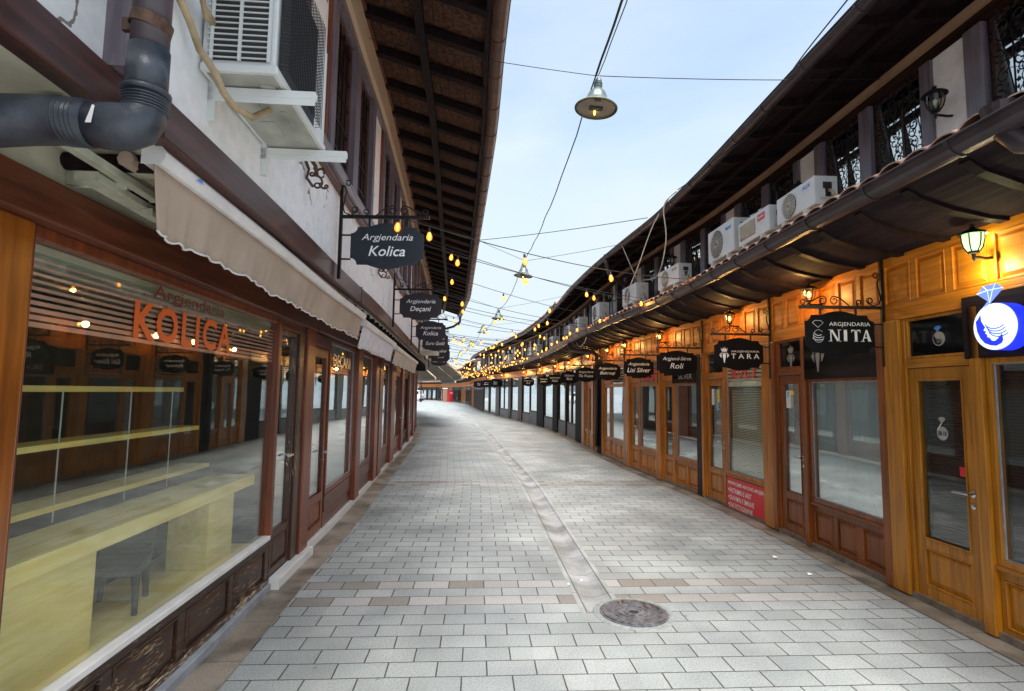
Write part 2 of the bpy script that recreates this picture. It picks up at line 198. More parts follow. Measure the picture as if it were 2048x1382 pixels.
# ------------------------------------------------------------------ mesh builder
class MB:
    def __init__(s): s.v=[]; s.f=[]; s.uv=None
    def add(s,vs,fs):
        n=len(s.v); s.v+= [tuple(v) for v in vs]; s.f+=[tuple(i+n for i in f) for f in fs]; return s
    def box(s,x0,x1,y0,y1,z0,z1):
        if x0>x1: x0,x1=x1,x0
        if y0>y1: y0,y1=y1,y0
        return s.add([(x0,y0,z0),(x1,y0,z0),(x1,y1,z0),(x0,y1,z0),(x0,y0,z1),(x1,y0,z1),(x1,y1,z1),(x0,y1,z1)],
              [(0,3,2,1),(4,5,6,7),(0,1,5,4),(1,2,6,5),(2,3,7,6),(3,0,4,7)])
    def frame(s,x0,x1,z0,z1,w,y0,y1,wb=None,wt=None):
        wb=w if wb is None else wb; wt=w if wt is None else wt
        s.box(x0,x0+w,y0,y1,z0,z1); s.box(x1-w,x1,y0,y1,z0,z1); s.box(x0+w,x1-w,y0,y1,z0,z0+wb); s.box(x0+w,x1-w,y0,y1,z1-wt,z1); return s
    def quad(s,a,b,c,d): return s.add([a,b,c,d],[(0,1,2,3)])
    def raised(s,x0,x1,z0,z1,y,m=.035,d=.018):
        # raised-and-fielded panel: a moulded rim, a groove, then a bevelled field; y is the rail face, smaller y = nearer the viewer
        s.frame(x0,x1,z0,z1,.012,y-.010,y+.02)
        X=[(x0+.012,x1-.012,z0+.012,z1-.012,y+.012),(x0+m+.02,x1-m-.02,z0+m+.02,z1-m-.02,y-.004)]
        vs=[]
        for a,b,c,e,yy in X: vs+=[(a,yy,c),(b,yy,c),(b,yy,e),(a,yy,e)]
        s.add(vs,[(0,1,5,4),(1,2,6,5),(2,3,7,6),(3,0,4,7),(4,5,6,7)]); return s
    def tube(s,pts,r,n=8,cap=True):
        pts=[Vector(p) for p in pts]; rs=r if isinstance(r,(list,tuple)) else [r]*len(pts)
        up=Vector((0,0,1)); t=(pts[1]-pts[0]).normalized()
        if abs(t.dot(up))>.95: up=Vector((1,0,0))
        a=t.cross(up).normalized(); vs=[]
        for i,p in enumerate(pts):
            if i==0: t=pts[1]-pts[0]
            elif i==len(pts)-1: t=pts[-1]-pts[-2]
            else: t=(pts[i+1]-pts[i]).normalized()+(pts[i]-pts[i-1]).normalized()
            t.normalize(); a=(a-t*a.dot(t)); a=a.normalized() if a.length>1e-6 else t.orthogonal().normalized(); b=t.cross(a)
            for k in range(n):
                an=2*math.pi*k/n; vs.append(p+(a*math.cos(an)+b*math.sin(an))*rs[i])
        fs=[(i*n+k,i*n+(k+1)%n,(i+1)*n+(k+1)%n,(i+1)*n+k) for i in range(len(pts)-1) for k in range(n)]
        if cap: fs+=[tuple(range(n))[::-1],tuple(range((len(pts)-1)*n,len(pts)*n))]
        return s.add(vs,fs)
    def lathe(s,prof,c=(0,0,0),n=20,M=None):
        vs=[]; 
        for r,z in prof:
            for k in range(n):
                an=2*math.pi*k/n; p=Vector((c[0]+r*math.cos(an),c[1]+r*math.sin(an),c[2]+z))
                vs.append(M@p if M else p)
        fs=[(i*n+k,i*n+(k+1)%n,(i+1)*n+(k+1)%n,(i+1)*n+k) for i in range(len(prof)-1) for k in range(n)]
        return s.add(vs,fs)
    def prism(s,poly,y0,y1):
        n=len(poly); vs=[(x,y0,z) for x,z in poly]+[(x,y1,z) for x,z in poly]
        return s.add(vs,[tuple(range(n)),tuple(range(2*n-1,n-1,-1))]+[(i,i+n,(i+1)%n+n,(i+1)%n) for i in range(n)])
    def build(s,name,mat,parent=None,bevel=0,smooth=False,mw=None):
        me=bpy.data.meshes.new(name); me.from_pydata(s.v,[],s.f); me.materials.append(MT[mat]); me.validate()
        o=bpy.data.objects.new(name,me); COL.objects.link(o)
        if parent is not None: o.parent=parent
        if mw is not None: o.matrix_world=mw
        if smooth:
            for p in me.polygons: p.use_smooth=True
        if bevel:
            b=o.modifiers.new('bevel','BEVEL'); b.width=bevel; b.segments=2; b.limit_method='ANGLE'; b.angle_limit=R_(50)
        me.update(); return o
def thing(name,label,cat,M=None,group=None,kind=None):
    o=bpy.data.objects.new(name,None); o.empty_display_size=.1; COL.objects.link(o)
    if M is not None: o.matrix_world=M
    return tag(o,label,cat,group,kind)
def tag(o,label=None,cat=None,group=None,kind=None):
    if label: o['label']=label
    if cat: o['category']=cat
    if group: o['group']=group
    if kind: o['kind']=kind
    return o
def copy_tree(o,parent=None,label=None,M=None):
    c=o.copy(); COL.objects.link(c); c.parent=parent
    if parent is None and M is not None: c.matrix_world=M
    if label: c['label']=label
    for ch in o.children: copy_tree(ch,c)
    return c
def text(parent,s,x0,x1,z0,z1,y,mat,shear=0,bold=0,ext=.002,name='lettering',fn=None,sp=1.0):
    cu=bpy.data.curves.new('t','FONT'); cu.body=s; cu.size=1; cu.shear=shear; cu.offset=bold; cu.resolution_u=3; cu.space_character=sp; cu.fill_mode='FRONT'
    o=bpy.data.objects.new('t',cu); COL.objects.link(o); bpy.context.view_layer.update()
    me=bpy.data.meshes.new_from_object(o.evaluated_get(bpy.context.evaluated_depsgraph_get())); 
    vs=[v.co.copy() for v in me.vertices]; fs=[tuple(p.vertices) for p in me.polygons]
    bpy.data.objects.remove(o); bpy.data.curves.remove(cu); bpy.data.meshes.remove(me)
    ax=min(v.x for v in vs); bx=max(v.x for v in vs); ay=min(v.y for v in vs); by=max(v.y for v in vs)
    m=MB(); m.add([(x0+(v.x-ax)/(bx-ax)*(x1-x0),y,z0+(v.y-ay)/(by-ay)*(z1-z0)) for v in vs],fs)
    if fn: m.v=[tuple(fn(Vector(v))) for v in m.v]
    return m.build(name,mat,parent)
# ------------------------------------------------------------------ street layout: the two facade lines and the drain line
LP=[(-1.5,-1.5),(-1.62,.5),(-1.8,3),(-1.95,4.6),(-2.05,6.1),(-2.22,7.8),(-2.45,10),(-2.66,12),(-3.27,18),(-4.2,24),(-5.2,29),(-7,36),(-9,42),(-14,52),(-22,62)]
RP=[(3.5,-1.5),(3.4,.5),(3.3,3.7),(3.27,4.55),(3.21,6.6),(3.09,8.4),(2.85,10),(2.6,12),(2.4,14.3),(2.27,17.2),(2.07,20.2),(1.8,22.5),(1.4,25.7),(.5,30.3),(-.13,33),(-1.02,37),(-2.17,43),(-3.4,52),(-5.1,66),(-8.3,82),(-13,93),(-22,101)]
CP=[(1.02,-1),(.70,4.1),(.58,5.9),(.35,9.63),(-.1,13.5),(-.6,18.17),(-.95,21.2),(-2.1,29),(-3.6,37),(-4.94,44),(-6.8,54),(-9.5,66),(-13,78),(-19,88),(-28,95)]
class Path:
    def __init__(s,P,sg): s.P=P; s.sg=sg; s.ys=[p[1] for p in P]
    def raw(s,Y):
        i=max(1,min(len(s.P)-1,bisect.bisect_left(s.ys,Y))); a,b=s.P[i-1],s.P[i]; t=(Y-a[1])/(b[1]-a[1]); return a[0]+(b[0]-a[0])*t
    def x(s,Y):
        h=.25+min(Y,40)*.02; return (s.raw(Y-h)+s.raw(Y+h)+2*s.raw(Y))/4
    def p(s,Y,off=0,z=0):   # off = metres out over the street
        d=.4; t=Vector((s.x(Y+d)-s.x(Y-d),2*d)).normalized(); n=Vector((t.y,-t.x))*s.sg
        return Vector((s.x(Y)+n.x*off,Y+n.y*off,z))
L=Path(LP,1); R=Path(RP,-1); C=Path(CP,1)
def unit(side,Ya,Yb):
    a,b=side.p(Ya),side.p(Yb)
    if side is R: a,b=b,a
    # local x = to the viewer's right when facing the wall, y = into the wall
    u=(b-a); w=u.length; u.normalize(); v=Vector((-u.y,u.x,0))
    M=Matrix(((u.x,v.x,0,a.x),(u.y,v.y,0,a.y),(0,0,1,0),(0,0,0,1)))
    def X(Y): return w*(Yb-Y)/(Yb-Ya) if side is R else w*(Y-Ya)/(Yb-Ya)
    return M,w,X
def sweep(m,side,Ya,Yb,prof,Mi,step=.6,closed=False,caps=False):
    n=max(1,int(math.ceil((Yb-Ya)/step))); k=len(prof); vs=[]
    for i in range(n+1):
        Y=Ya+(Yb-Ya)*i/n
        for o,z in prof: vs.append(Mi@side.p(Y,o,z))
    kk=k if closed else k-1
    fs=[(i*k+j,i*k+(j+1)%k,(i+1)*k+(j+1)%k,(i+1)*k+j) for i in range(n) for j in range(kk)]
    if side is R: fs=[f[::-1] for f in fs]
    if closed: fs+=[tuple(range(k))[::1],tuple(range(n*k,n*k+k))[::-1]]
    m.add(vs,fs); return m
def rect(o0,o1,z0,z1): return [(o0,z0),(o1,z0),(o1,z1),(o0,z1)]
I4=Matrix.Identity(4)
# ------------------------------------------------------------------ ground
g=MB().add([(-400,-60,-.06),(400,-60,-.06),(400,600,-.06),(-400,600,-.06)],[(0,1,2,3)]).build('ground','granite_grey'); tag(g,kind='structure')
def ribbon(name,mat,side,Ya,Yb,offs,z,step=.5,mask=None):
    """strip along a path with UV (across, along)"""
    ys=[Ya]; 
    while ys[-1]<Yb-1e-6: ys.append(min(Yb,ys[-1]+step*(1+ys[-1]*.02)))
    vs=[];uv=[];arc=Ya; pr=side.p(ys[0])
    for Y in ys:
        q=side.p(Y); arc+=(q-pr).length; pr=q
        for o in offs:
            zz=z(o) if callable(z) else z; vs.append(side.p(Y,o,zz)); uv.append((o,arc))
    k=len(offs); fs=[(i*k+j,i*k+j+1,(i+1)*k+j+1,(i+1)*k+j) for i in range(len(ys)-1) for j in range(k-1)]
    if side is R: fs=[f[::-1] for f in fs]
    me=bpy.data.meshes.new(name); me.from_pydata([tuple(v) for v in vs],[],fs); l=me.uv_layers.new(name='UVMap')
    for p in me.polygons:
        for li in p.loop_indices: l.data[li].uv=uv[me.loops[li].vertex_index]
    me.materials.append(MT[mat]); me.update(); o=bpy.data.objects.new(name,me); COL.objects.link(o); return o
tag(ribbon('pavement','paving',C,-.9,94,[-9,-4.2,-2.5,-1,-.165],0),kind='structure')
tag(ribbon('pavement','paving',C,-.9,94,[.165,1,2.5,4.2,9],0),kind='structure')
tag(ribbon('pavement','paving',C,-.9,4.12,[-.165,0,.165],0),kind='structure')
tag(ribbon('drain_channel','channel_stone',C,4.1,94,[-.12,-.09,-.05,0,.05,.09,.12],lambda o:.001-.034*(1-(abs(o)/.12)**2)),kind='structure')
for a,b in ((-.165,-.126),(.126,.165)): tag(ribbon('channel_edging','channel_edge',C,4.1,94,[a,b],.002),kind='structure')
tag(ribbon('kerb_strip','kerb_stone',L,-.5,60,[.0,.27],.006,step=.4),kind='structure')
tag(ribbon('kerb_strip','kerb_stone',R,-.5,60,[-.05,.21],.006,step=.4),kind='structure')
# manhole
t=thing('manhole_cover','round cast iron manhole cover at the near end of the drain channel','manhole cover',Matrix.Translation((.917,4.10,0)))
m=MB().lathe([(.245,.004),(.26,.009),(.285,.006),(.295,.001)],n=48); 
vs=[]
simple('concrete',(.22,.235,.23),.8,0,.2,30,.4); m.build('concrete_collar','concrete',t)
m=MB().lathe([(.035,.004),(.035,.012),(.06,.012),(.06,.016),(.075,.016),(.075,.011),(.10,.011),(.10,.016),(.112,.016),(.112,.011),(.145,.011),(.145,.016),(.157,.016),(.157,.011),(.205,.011),(.205,.017),(.228,.017),(.228,.010),(.246,.010),(.246,.0)],n=56)
for k in range(28):
    a=2*math.pi*k/28
    if k%7==3: continue
    for r0 in ((.118,.14),(.165,.197)):
        ca,sa=math.cos(a),math.sin(a); w=.006; p=[]
        for r,s_ in ((r0[0],-w),(r0[1],-w),(r0[1],w),(r0[0],w)): p.append((r*ca-s_*sa,r*sa+s_*ca,.0155))
        m.add(p,[(0,1,2,3)])
simple('cast_iron',(.13,.14,.16),.38,.6,.35,25,.3,c2=(.30,.31,.34)); m.build('lid','cast_iron',t)
MB().lathe([(.0,.0035),(.036,.0035)],n=24).build('lifting_hole','rubber',t)
def arctext(parent,s,rad,a0,a1,h,z,mat):
    def fn(v):
        a=a0+(a1-a0)*v.x; r=rad+h*v.z; return Vector((r*math.cos(a),r*math.sin(a),z))
    return text(parent,s,0,1,0,1,0,mat,name='lettering',fn=fn)
arctext(t,'FATIH  PIK  A',.165,R_(130),R_(20),.03,.0175,'steel')
# ------------------------------------------------------------------ scrollwork helpers
def spiral(cx,cz,r0,turns,start,dirn=1,n=16,shrink=.25):
    return [(cx+r0*(1-(1-shrink)*i/n)*math.cos(start+dirn*turns*2*math.pi*i/n),cz+r0*(1-(1-shrink)*i/n)*math.sin(start+dirn*turns*2*math.pi*i/n)) for i in range(n+1)]
def scroll_grille(m,x0,x1,z0,z1,y,near=True):
    w=x1-x0; h=z1-z0
    for fx in (0,.33,.66,1): m.tube([(x0+w*fx,y,z0),(x0+w*fx,y,z1)],.006,5)
    m.tube([(x0,y,z0+.03),(x1,y,z0+.03)],.006,5); m.tube([(x0,y,z1-.03),(x1,y,z1-.03)],.006,5)
    nz=5 if near else 3
    for c in range(3):
        cx=x0+w*(.165+.33*c)
        for i in range(nz):
            cz=z0+h*(i+.5)/nz; s=1 if (i+c)%2 else -1; r=w*.105
            for q in (1,-1):
                pts=spiral(cx+s*q*r*.35,cz+q*r*.75,r,1.15,R_(90)*q+0,s*q,14 if near else 8,.2)
                m.tube([(px,y-.012,pz) for px,pz in pts],.005 if near else .006,4,False)
                if near: # leaf
                    lx,lz=cx-s*q*r*.9,cz+q*r*.9; m.add([(lx,y-.015,lz-.02),(lx+.012,y-.02,lz),(lx,y-.015,lz+.022),(lx-.012,y-.02,lz)],[(0,1,2,3)])
# ------------------------------------------------------------------ generic shop building
def wd(st,g): return {'mahogany':'mahogany_','orange':'orange_','yellow':'yellow_','red':'red_','dark':'darkbrown_'}[st]+g
def blind(m,x0,x1,z0,z1,y,pitch=.022):
    n=int((z1-z0)/pitch)
    for i in range(n):
        z=z0+pitch*(i+.5); m.add([(x0,y-.006,z-.007),(x1,y-.006,z-.007),(x1,y+.006,z+.007),(x0,y+.006,z+.007)],[(0,1,2,3)])
def handle(parent,x,z,y,dirn=-1):
    m=MB(); m.lathe([(0,-.004),(.022,-.004),(.024,0),(.0,.006)],n=14,M=Matrix.Translation((x,y-.004,z))@Matrix.Rotation(R_(90),4,'X'))
    m.tube([(x,y,z),(x,y-.045,z),(x+dirn*.02,y-.052,z),(x+dirn*.12,y-.05,z-.002)],.009,8)
    m.lathe([(0,-.004),(.018,-.004),(.02,0),(.0,.004)],n=14,M=Matrix.Translation((x,y-.004,z-.085))@Matrix.Rotation(R_(90),4,'X'))
    return m.build('handle','steel',parent,smooth=False)
def window(t,st,x0,x1,z0,z1,inner='curtain',gl='glass_refl',fw=.035,y=0,detail=2,bev=.004):
    f=MB().frame(x0,x1,z0,z1,fw,y-.015,y+.05).build('window',wd(st,'v'),t,bevel=bev if detail>1 else 0)
    MB().box(x0+fw,x1-fw,y+.018,y+.024,z0+fw,z1-fw).build('pane',gl,f)
    if detail>1:
        MB().frame(x0+fw,x1-fw,z0+fw,z1-fw,.008,y+.008,y+.018).build('bead','granite_grey',f)
    if inner in ('blind_cream','blind_white','blind_dark'):
        m=MB(); blind(m,x0+fw+.01,x1-fw-.01,z0+fw+.01,z1-fw-.01,y+.07,.022 if detail>1 else .05); m.build('blind',inner,f)
    elif inner=='curtain':
        m=MB(); n=24 if detail>1 else 6; vs=[]
        for i in range(n*2+1):
            xx=x0+fw+.005+(x1-x0-2*fw-.01)*i/(n*2); yy=y+.06+(.006*math.sin(i*1.3) if i%2 else -.004)
            vs+=[(xx,yy,z0+fw),(xx,yy,z1-fw)]
        m.add(vs,[(2*i,2*i+2,2*i+3,2*i+1) for i in range(n*2)]); m.build('curtain','curtain',f)
    return f
def door(t,st,x0,x1,z0,z1,split=.5,inner='curtain',gl='glass_refl',hside=1,detail=2,y=0,sw=.075):
    w=x1-x0; sw=min(sw,w*.22); m=MB(); zs=split
    m.box(x0,x0+sw,y,y+.045,z0,z1); m.box(x1-sw,x1,y,y+.045,z0,z1)
    m.box(x0+sw,x1-sw,y,y+.045,z0,z0+.09); m.box(x0+sw,x1-sw,y,y+.045,z1-.09,z1); m.box(x0+sw,x1-sw,y,y+.045,zs-.07,zs)
    if detail: m.raised(x0+sw,x1-sw,z0+.09,zs-.07,y+.006)
    else: m.box(x0+sw,x1-sw,y+.015,y+.04,z0+.09,zs-.07)
    d=m.build('door',wd(st,'v'),t,bevel=.004 if detail>1 else 0)
    MB().frame(x0+sw,x1-sw,zs,z1-.09,.012,y-.008,y+.01).build('moulding',wd(st,'v'),d,bevel=.003 if detail>1 else 0)
    MB().box(x0+sw,x1-sw,y+.018,y+.024,zs,z1-.09).build('pane',gl,d)
    if inner.startswith('blind'):
        m=MB(); blind(m,x0+sw+.01,x1-sw-.01,zs+.01,z1-.1,y+.07,.022 if detail>1 else .05); m.build('blind',inner,d)
    elif inner=='curtain': MB().box(x0+sw,x1-sw,y+.06,y+.07,zs,z1-.09).build('curtain','curtain',d)
    if detail: handle(d,(x1-sw*.5) if hside>0 else (x0+sw*.5),.92,y,-hside)
    return d
GUT=[(.062*math.cos(a),.062*math.sin(a)) for a in [R_(180+i*180/10) for i in range(11)]]
def gutter(t,side,Ya,Yb,off,z,Mi,r=1,mat='gutter_dark',strap=.6,step=.6):
    m=MB(); th=.93
    prof=[(off+o*r,z+q*r) for o,q in GUT]+[(off+o*r*th,z+q*r*th) for o,q in GUT[::-1]]
    sweep(m,side,Ya,Yb,prof,Mi,step,closed=True)
    # rolled front lip
    sweep(m,side,Ya,Yb,[(off+.064*r+.008*math.cos(a),z+.008*math.sin(a)) for a in [i*math.pi/3 for i in range(6)]],Mi,step,closed=True)
    n=max(1,int((Yb-Ya)/strap))
    for i in range(n):
        Y=Ya+(i+.5)*(Yb-Ya)/n
        sweep(m,side,Y-.012,Y+.012,[(off+o*r*1.1,z+q*r*1.1) for o,q in GUT]+[(off+o*r*1.02,z+q*r*1.02) for o,q in GUT[::-1]],Mi,.1,closed=True)
    return m.build('gutter',mat,t)
def barrel_tiles(t,side,Ya,Yb,o0,z0,o1,z1,Mi,pitch=.2,mat='terracotta',courses=2,name='roof'):
    """rounded tiles laid down the slope from (o1,z1) at the wall to (o0,z0) at the gutter"""
    m=MB(); n=max(1,int(round((Yb-Ya)/pitch))); seg=6; rnd=random.Random(int(Ya*100))
    sweep(m,side,Ya,Yb,[(o0,z0-.03),(o0,z0-.005),(o1,z1-.005),(o1,z1-.03)],Mi,.6,closed=True)
    for i in range(n):
        Yc=Ya+(i+.5)*(Yb-Ya)/n; hw=(Yb-Ya)/n*.56
        for c in range(courses):
            ta=c/courses-.02; tb=(c+1)/courses+.03; lift=.012*(1 if c==0 else 1); jit=rnd.uniform(-.008,.008)
            vs=[]
            for tt,lf in ((ta,.022+jit),(tb,.0)):
                o=o0+(o1-o0)*tt; z=z0+(z1-z0)*tt
                for inner in (0,1):
                    for k in range(seg+1):
                        a=math.pi*k/seg; rr=hw*(1 if not inner else .86); Y=Yc+rr*math.cos(a); hh=math.sin(a)*rr*.5+lf-(.0 if inner==0 else .0)
                        vs.append(Mi@side.p(Y,o,z+hh))
            q=seg+1; fs=[]
            for k in range(seg): fs+=[(k,k+1,2*q+k+1,2*q+k),(k,q+k,q+k+1,k+1)]
            m.add(vs,fs)
    return m.build(name,mat,t)
WHITE,POST,WIN=0,1,2
def upper_pattern_R():
    out=[]; Y=.05
    while Y<100:
        s=1.0 if Y<30 else 1.6
        for k,w in ((WHITE,.30),(POST,.11),(WIN,.58),(POST,.15),(WIN,.56),(POST,.15)): out.append((k,Y,Y+w*s)); Y+=w*s
    return out
UPR=upper_pattern_R()
def upper_pattern_L():
    out=[]; Y=.85
    while Y<26:
        for k,w in ((WHITE,.62),(POST,.12),(WIN,.72),(POST,.20),(WIN,.66),(POST,.11)): out.append((k,Y,Y+w)); Y+=w
    return out
UPL=upper_pattern_L()
grille_cache={}
def building_R(Ya,Yb,label,els,st='orange',fascia='fascia_h',detail=2,riser='panel',upper=True,topz=2.30,extra=None):
    M,w,X=unit(R,Ya,Yb); Mi=M.inverted(); t=thing('shop_building',label,'shop',M,'shops on the right side of the street')
    zc=1.84; bev=.005 if detail>1 else 0
    # interior shell
    m=MB(); m.box(.0,w,1.0,1.05,0,2.6); m.box(0,.03,.06,1.0,0,2.6); m.box(w-.03,w,.06,1.0,0,2.6); m.box(.03,w-.03,.06,1.0,.0,.04); m.box(.03,w-.03,.06,1.0,topz,topz+.04); m.build('interior','interior_wall',t)
    sweep(MB(),R,Ya,Yb,rect(-.1,.03,0,.055),Mi,.6,True).build('threshold','brown_stone',t)
    # beam and panelled fascia under the eave
    m=MB(); n=max(1,int(round(w/.33)))
    m.box(0,w,-.03,.05,topz-.05,topz+.04); m.box(0,w,-.015,.05,topz+.04,2.80)
    x_=[w*i/n for i in range(n+1)]
    m.box(0,w,-.028,-.015,topz+.04,topz+.09); m.box(0,w,-.028,-.015,2.73,2.80)
    for i in range(n+1): a=max(0,x_[i]-.03); b=min(w,x_[i]+.03); m.box(a,b,-.028,-.015,topz+.09,2.73)
    if detail:
        for i in range(n): m.raised(x_[i]+.03,x_[i+1]-.03,topz+.09,2.73,-.022,.03)
    m.build('fascia',fascia,t,bevel=bev*.8)
    for e in els:
        k,a,b=e[:3]; o=e[3] if len(e)>3 else {}
        x0,x1=X(b),X(a)
        if k=='post':
            MB().box(x0+.002,x1-.002,-.05,.07,.02,topz-.05).build('post',o.get('mat',wd(st,'v')),t,bevel=bev)
        elif k=='win':
            zt=o.get('top',1.80); zb=o.get('bot',.46)
            if riser=='panel':
                m=MB(); m.box(x0,x1,.0,.05,.04,.09); m.box(x0,x1,0,.05,zb-.06,zb); np_=max(1,int(round((x1-x0)/.36)))
                for i in range(np_+1): c=x0+(x1-x0)*i/np_; m.box(max(x0,c-.035),min(x1,c+.035),0,.05,.09,zb-.06)
                for i in range(np_): m.raised(x0+(x1-x0)*i/np_+.035,x0+(x1-x0)*(i+1)/np_-.035,.09,zb-.06,.004)
                m.build('stall_riser',wd(st,'v'),t,bevel=bev); MB().box(x0,x1,-.03,.05,zb,zb+.028).build('sill',wd(st,'h'),t,bevel=bev)
            else: MB().box(x0,x1,-.005,.05,.03,zb+.02).build('stall_riser','grey_plate',t)
            nm=o.get('mull',1)
            for i in range(nm):
                xa=x0+(x1-x0)*i/nm; xb=x0+(x1-x0)*(i+1)/nm
                window(t,st,xa,xb,zb+.028,zt,o.get('inner','curtain'),o.get('gl','glass_refl'),o.get('fw',.04),0,detail)
            if zt<topz-.1:
                if o.get('board',1): MB().box(x0-.02,x1+.02,-.045,.03,zt-.01,topz-.055).build('signboard',o.get('bmat','black_gloss'),t)
                else:
                    f=window(t,st,x0,x1,zt,topz-.05,'none','glass',.03,0,detail)
        elif k=='door':
            MB().frame(x0,x1,.03,topz-.05,.035,-.02,.05,0,.0).build('door_frame',wd(st,'v'),t,bevel=bev)
            MB().box(x0+.035,x1-.035,-.02,.05,zc,zc+.07).build('transom_bar',wd(st,'h'),t,bevel=bev)
            tr=MB().frame(x0+.035,x1-.035,zc+.07,topz-.05,.025,-.012,.04).build('transom',wd(st,'v'),t,bevel=bev)
            MB().box(x0+.06,x1-.06,.01,.018,zc+.095,topz-.075).build('pane',o.get('tmat','black_gloss'),tr)
            door(t,st,x0+.04,x1-.04,.05,zc-.004,.50,o.get('inner','curtain'),o.get('gl','glass_refl'),o.get('h',1),detail)
    if extra: extra(t,X,w)
    # eave soffit and brackets
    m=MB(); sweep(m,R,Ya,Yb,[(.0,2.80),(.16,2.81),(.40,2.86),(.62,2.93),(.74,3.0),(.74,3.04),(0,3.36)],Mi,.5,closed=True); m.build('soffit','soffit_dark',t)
    n=max(1,int((Yb-Ya)/.42)) if Ya<37 else 0
    for i in range(n):
        Y=Ya+(i+.5)*(Yb-Ya)/n
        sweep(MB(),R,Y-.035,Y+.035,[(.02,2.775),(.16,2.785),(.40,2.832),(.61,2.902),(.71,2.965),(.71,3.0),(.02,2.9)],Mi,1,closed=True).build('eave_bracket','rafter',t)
    gutter(t,R,Ya,Yb,.83,3.035,Mi,1.35,'gutter_dark',.62)
    barrel_tiles(t,R,Ya,Yb,.80,3.07,-.03,3.44,Mi,.21 if detail else .3,name='canopy_tiles')
    if not upper: return t
    # upper storey
    sweep(MB(),R,Ya,Yb,rect(-.30,-.2,3.2,4.6),Mi,.6,True).build('upper_wall','interior_dark',t)
    sweep(MB(),R,Ya,Yb,rect(-.2,.02,3.40,3.5),Mi,.6,True).build('upper_sill','mauve_v',t)
    sweep(MB(),R,Ya,Yb,rect(-.2,.0,4.26,4.36),Mi,.6,True).build('upper_header','darkbrown_h',t)
    sweep(MB(),R,Ya,Yb,rect(-.2,.045,4.363,4.42),Mi,.6,True).build('cornice','cornice_tan',t)
    sweep(MB(),R,Ya,Yb,rect(-.2,.0,4.423,4.55),Mi,.6,True).build('wall_plate','darkbrown_h',t)
    for k,a,b in UPR:
        c=(a+b)/2
        if not(Ya<=c<Yb): continue
        x0,x1=X(b),X(a)
        if k==WHITE: MB().box(x0,x1,-.0,.2,3.5,4.26).build('wall_panel','plaster_warm',t)
        elif k==POST: MB().box(x0,x1,-.028,.2,3.5,4.26).build('upper_post','mauve_v',t,bevel=bev)
        else:
            f=MB().frame(x0,x1,3.5,4.26,.03,.03,.12); f.box((x0+x1)/2-.012,(x0+x1)/2+.012,.05,.1,3.53,4.23); f=f.build('upper_window','window_brown_v',t)
            MB().add([(x0+.03,.098,3.53),(x1-.03,.098,3.53),(x1-.03,.034,4.23),(x0+.03,.034,4.23),(x0+.03,.102,3.53),(x1-.03,.102,3.53),(x1-.03,.038,4.23),(x0+.03,.038,4.23)],[(0,1,2,3),(7,6,5,4),(0,4,5,1),(1,5,6,2),(2,6,7,3),(3,7,4,0)]).build('pane','glass_sky',f)
            m=MB(); scroll_grille(m,x0+.03,x1-.03,3.52,4.24,.0,c<9.5 )if c<30 else [m.tube([(x0+.03+(x1-x0-.06)*q/4,0,3.52),(x0+.03+(x1-x0-.06)*q/4,0,4.24)],.008,4) for q in range(5)]
            m.build('grille','iron',f)
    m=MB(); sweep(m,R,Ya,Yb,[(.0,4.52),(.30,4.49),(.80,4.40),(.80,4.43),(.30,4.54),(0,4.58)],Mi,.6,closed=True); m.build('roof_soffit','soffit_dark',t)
    n=max(1,int((Yb-Ya)/.5)) if Ya<37 else 0
    for i in range(n):
        Y=Ya+(i+.5)*(Yb-Ya)/n
        m=sweep(MB(),R,Y-.03,Y+.03,[(.0,4.44),(.30,4.42),(.66,4.35),(.78,4.36),(.78,4.40),(.30,4.50),(0,4.53)],Mi,1,closed=True); m.build('rafter','rafter',t)
    sweep(MB(),R,Ya,Yb,rect(.40,.46,4.37,4.44),Mi,.6,True).build('purlin','rafter',t)
    gutter(t,R,Ya,Yb,.85,4.37,Mi,1.0,'gutter_dark',.62)
    if Ya>15: barrel_tiles(t,R,Ya,Yb,.84,4.43,-2.0,5.7,Mi,.35,courses=5)
    else: sweep(MB(),R,Ya,Yb,[(.84,4.41),(.84,4.45),(-2.5,5.9),(-2.5,5.8)],Mi,.6,True).build('roof','terracotta',t)
    return t
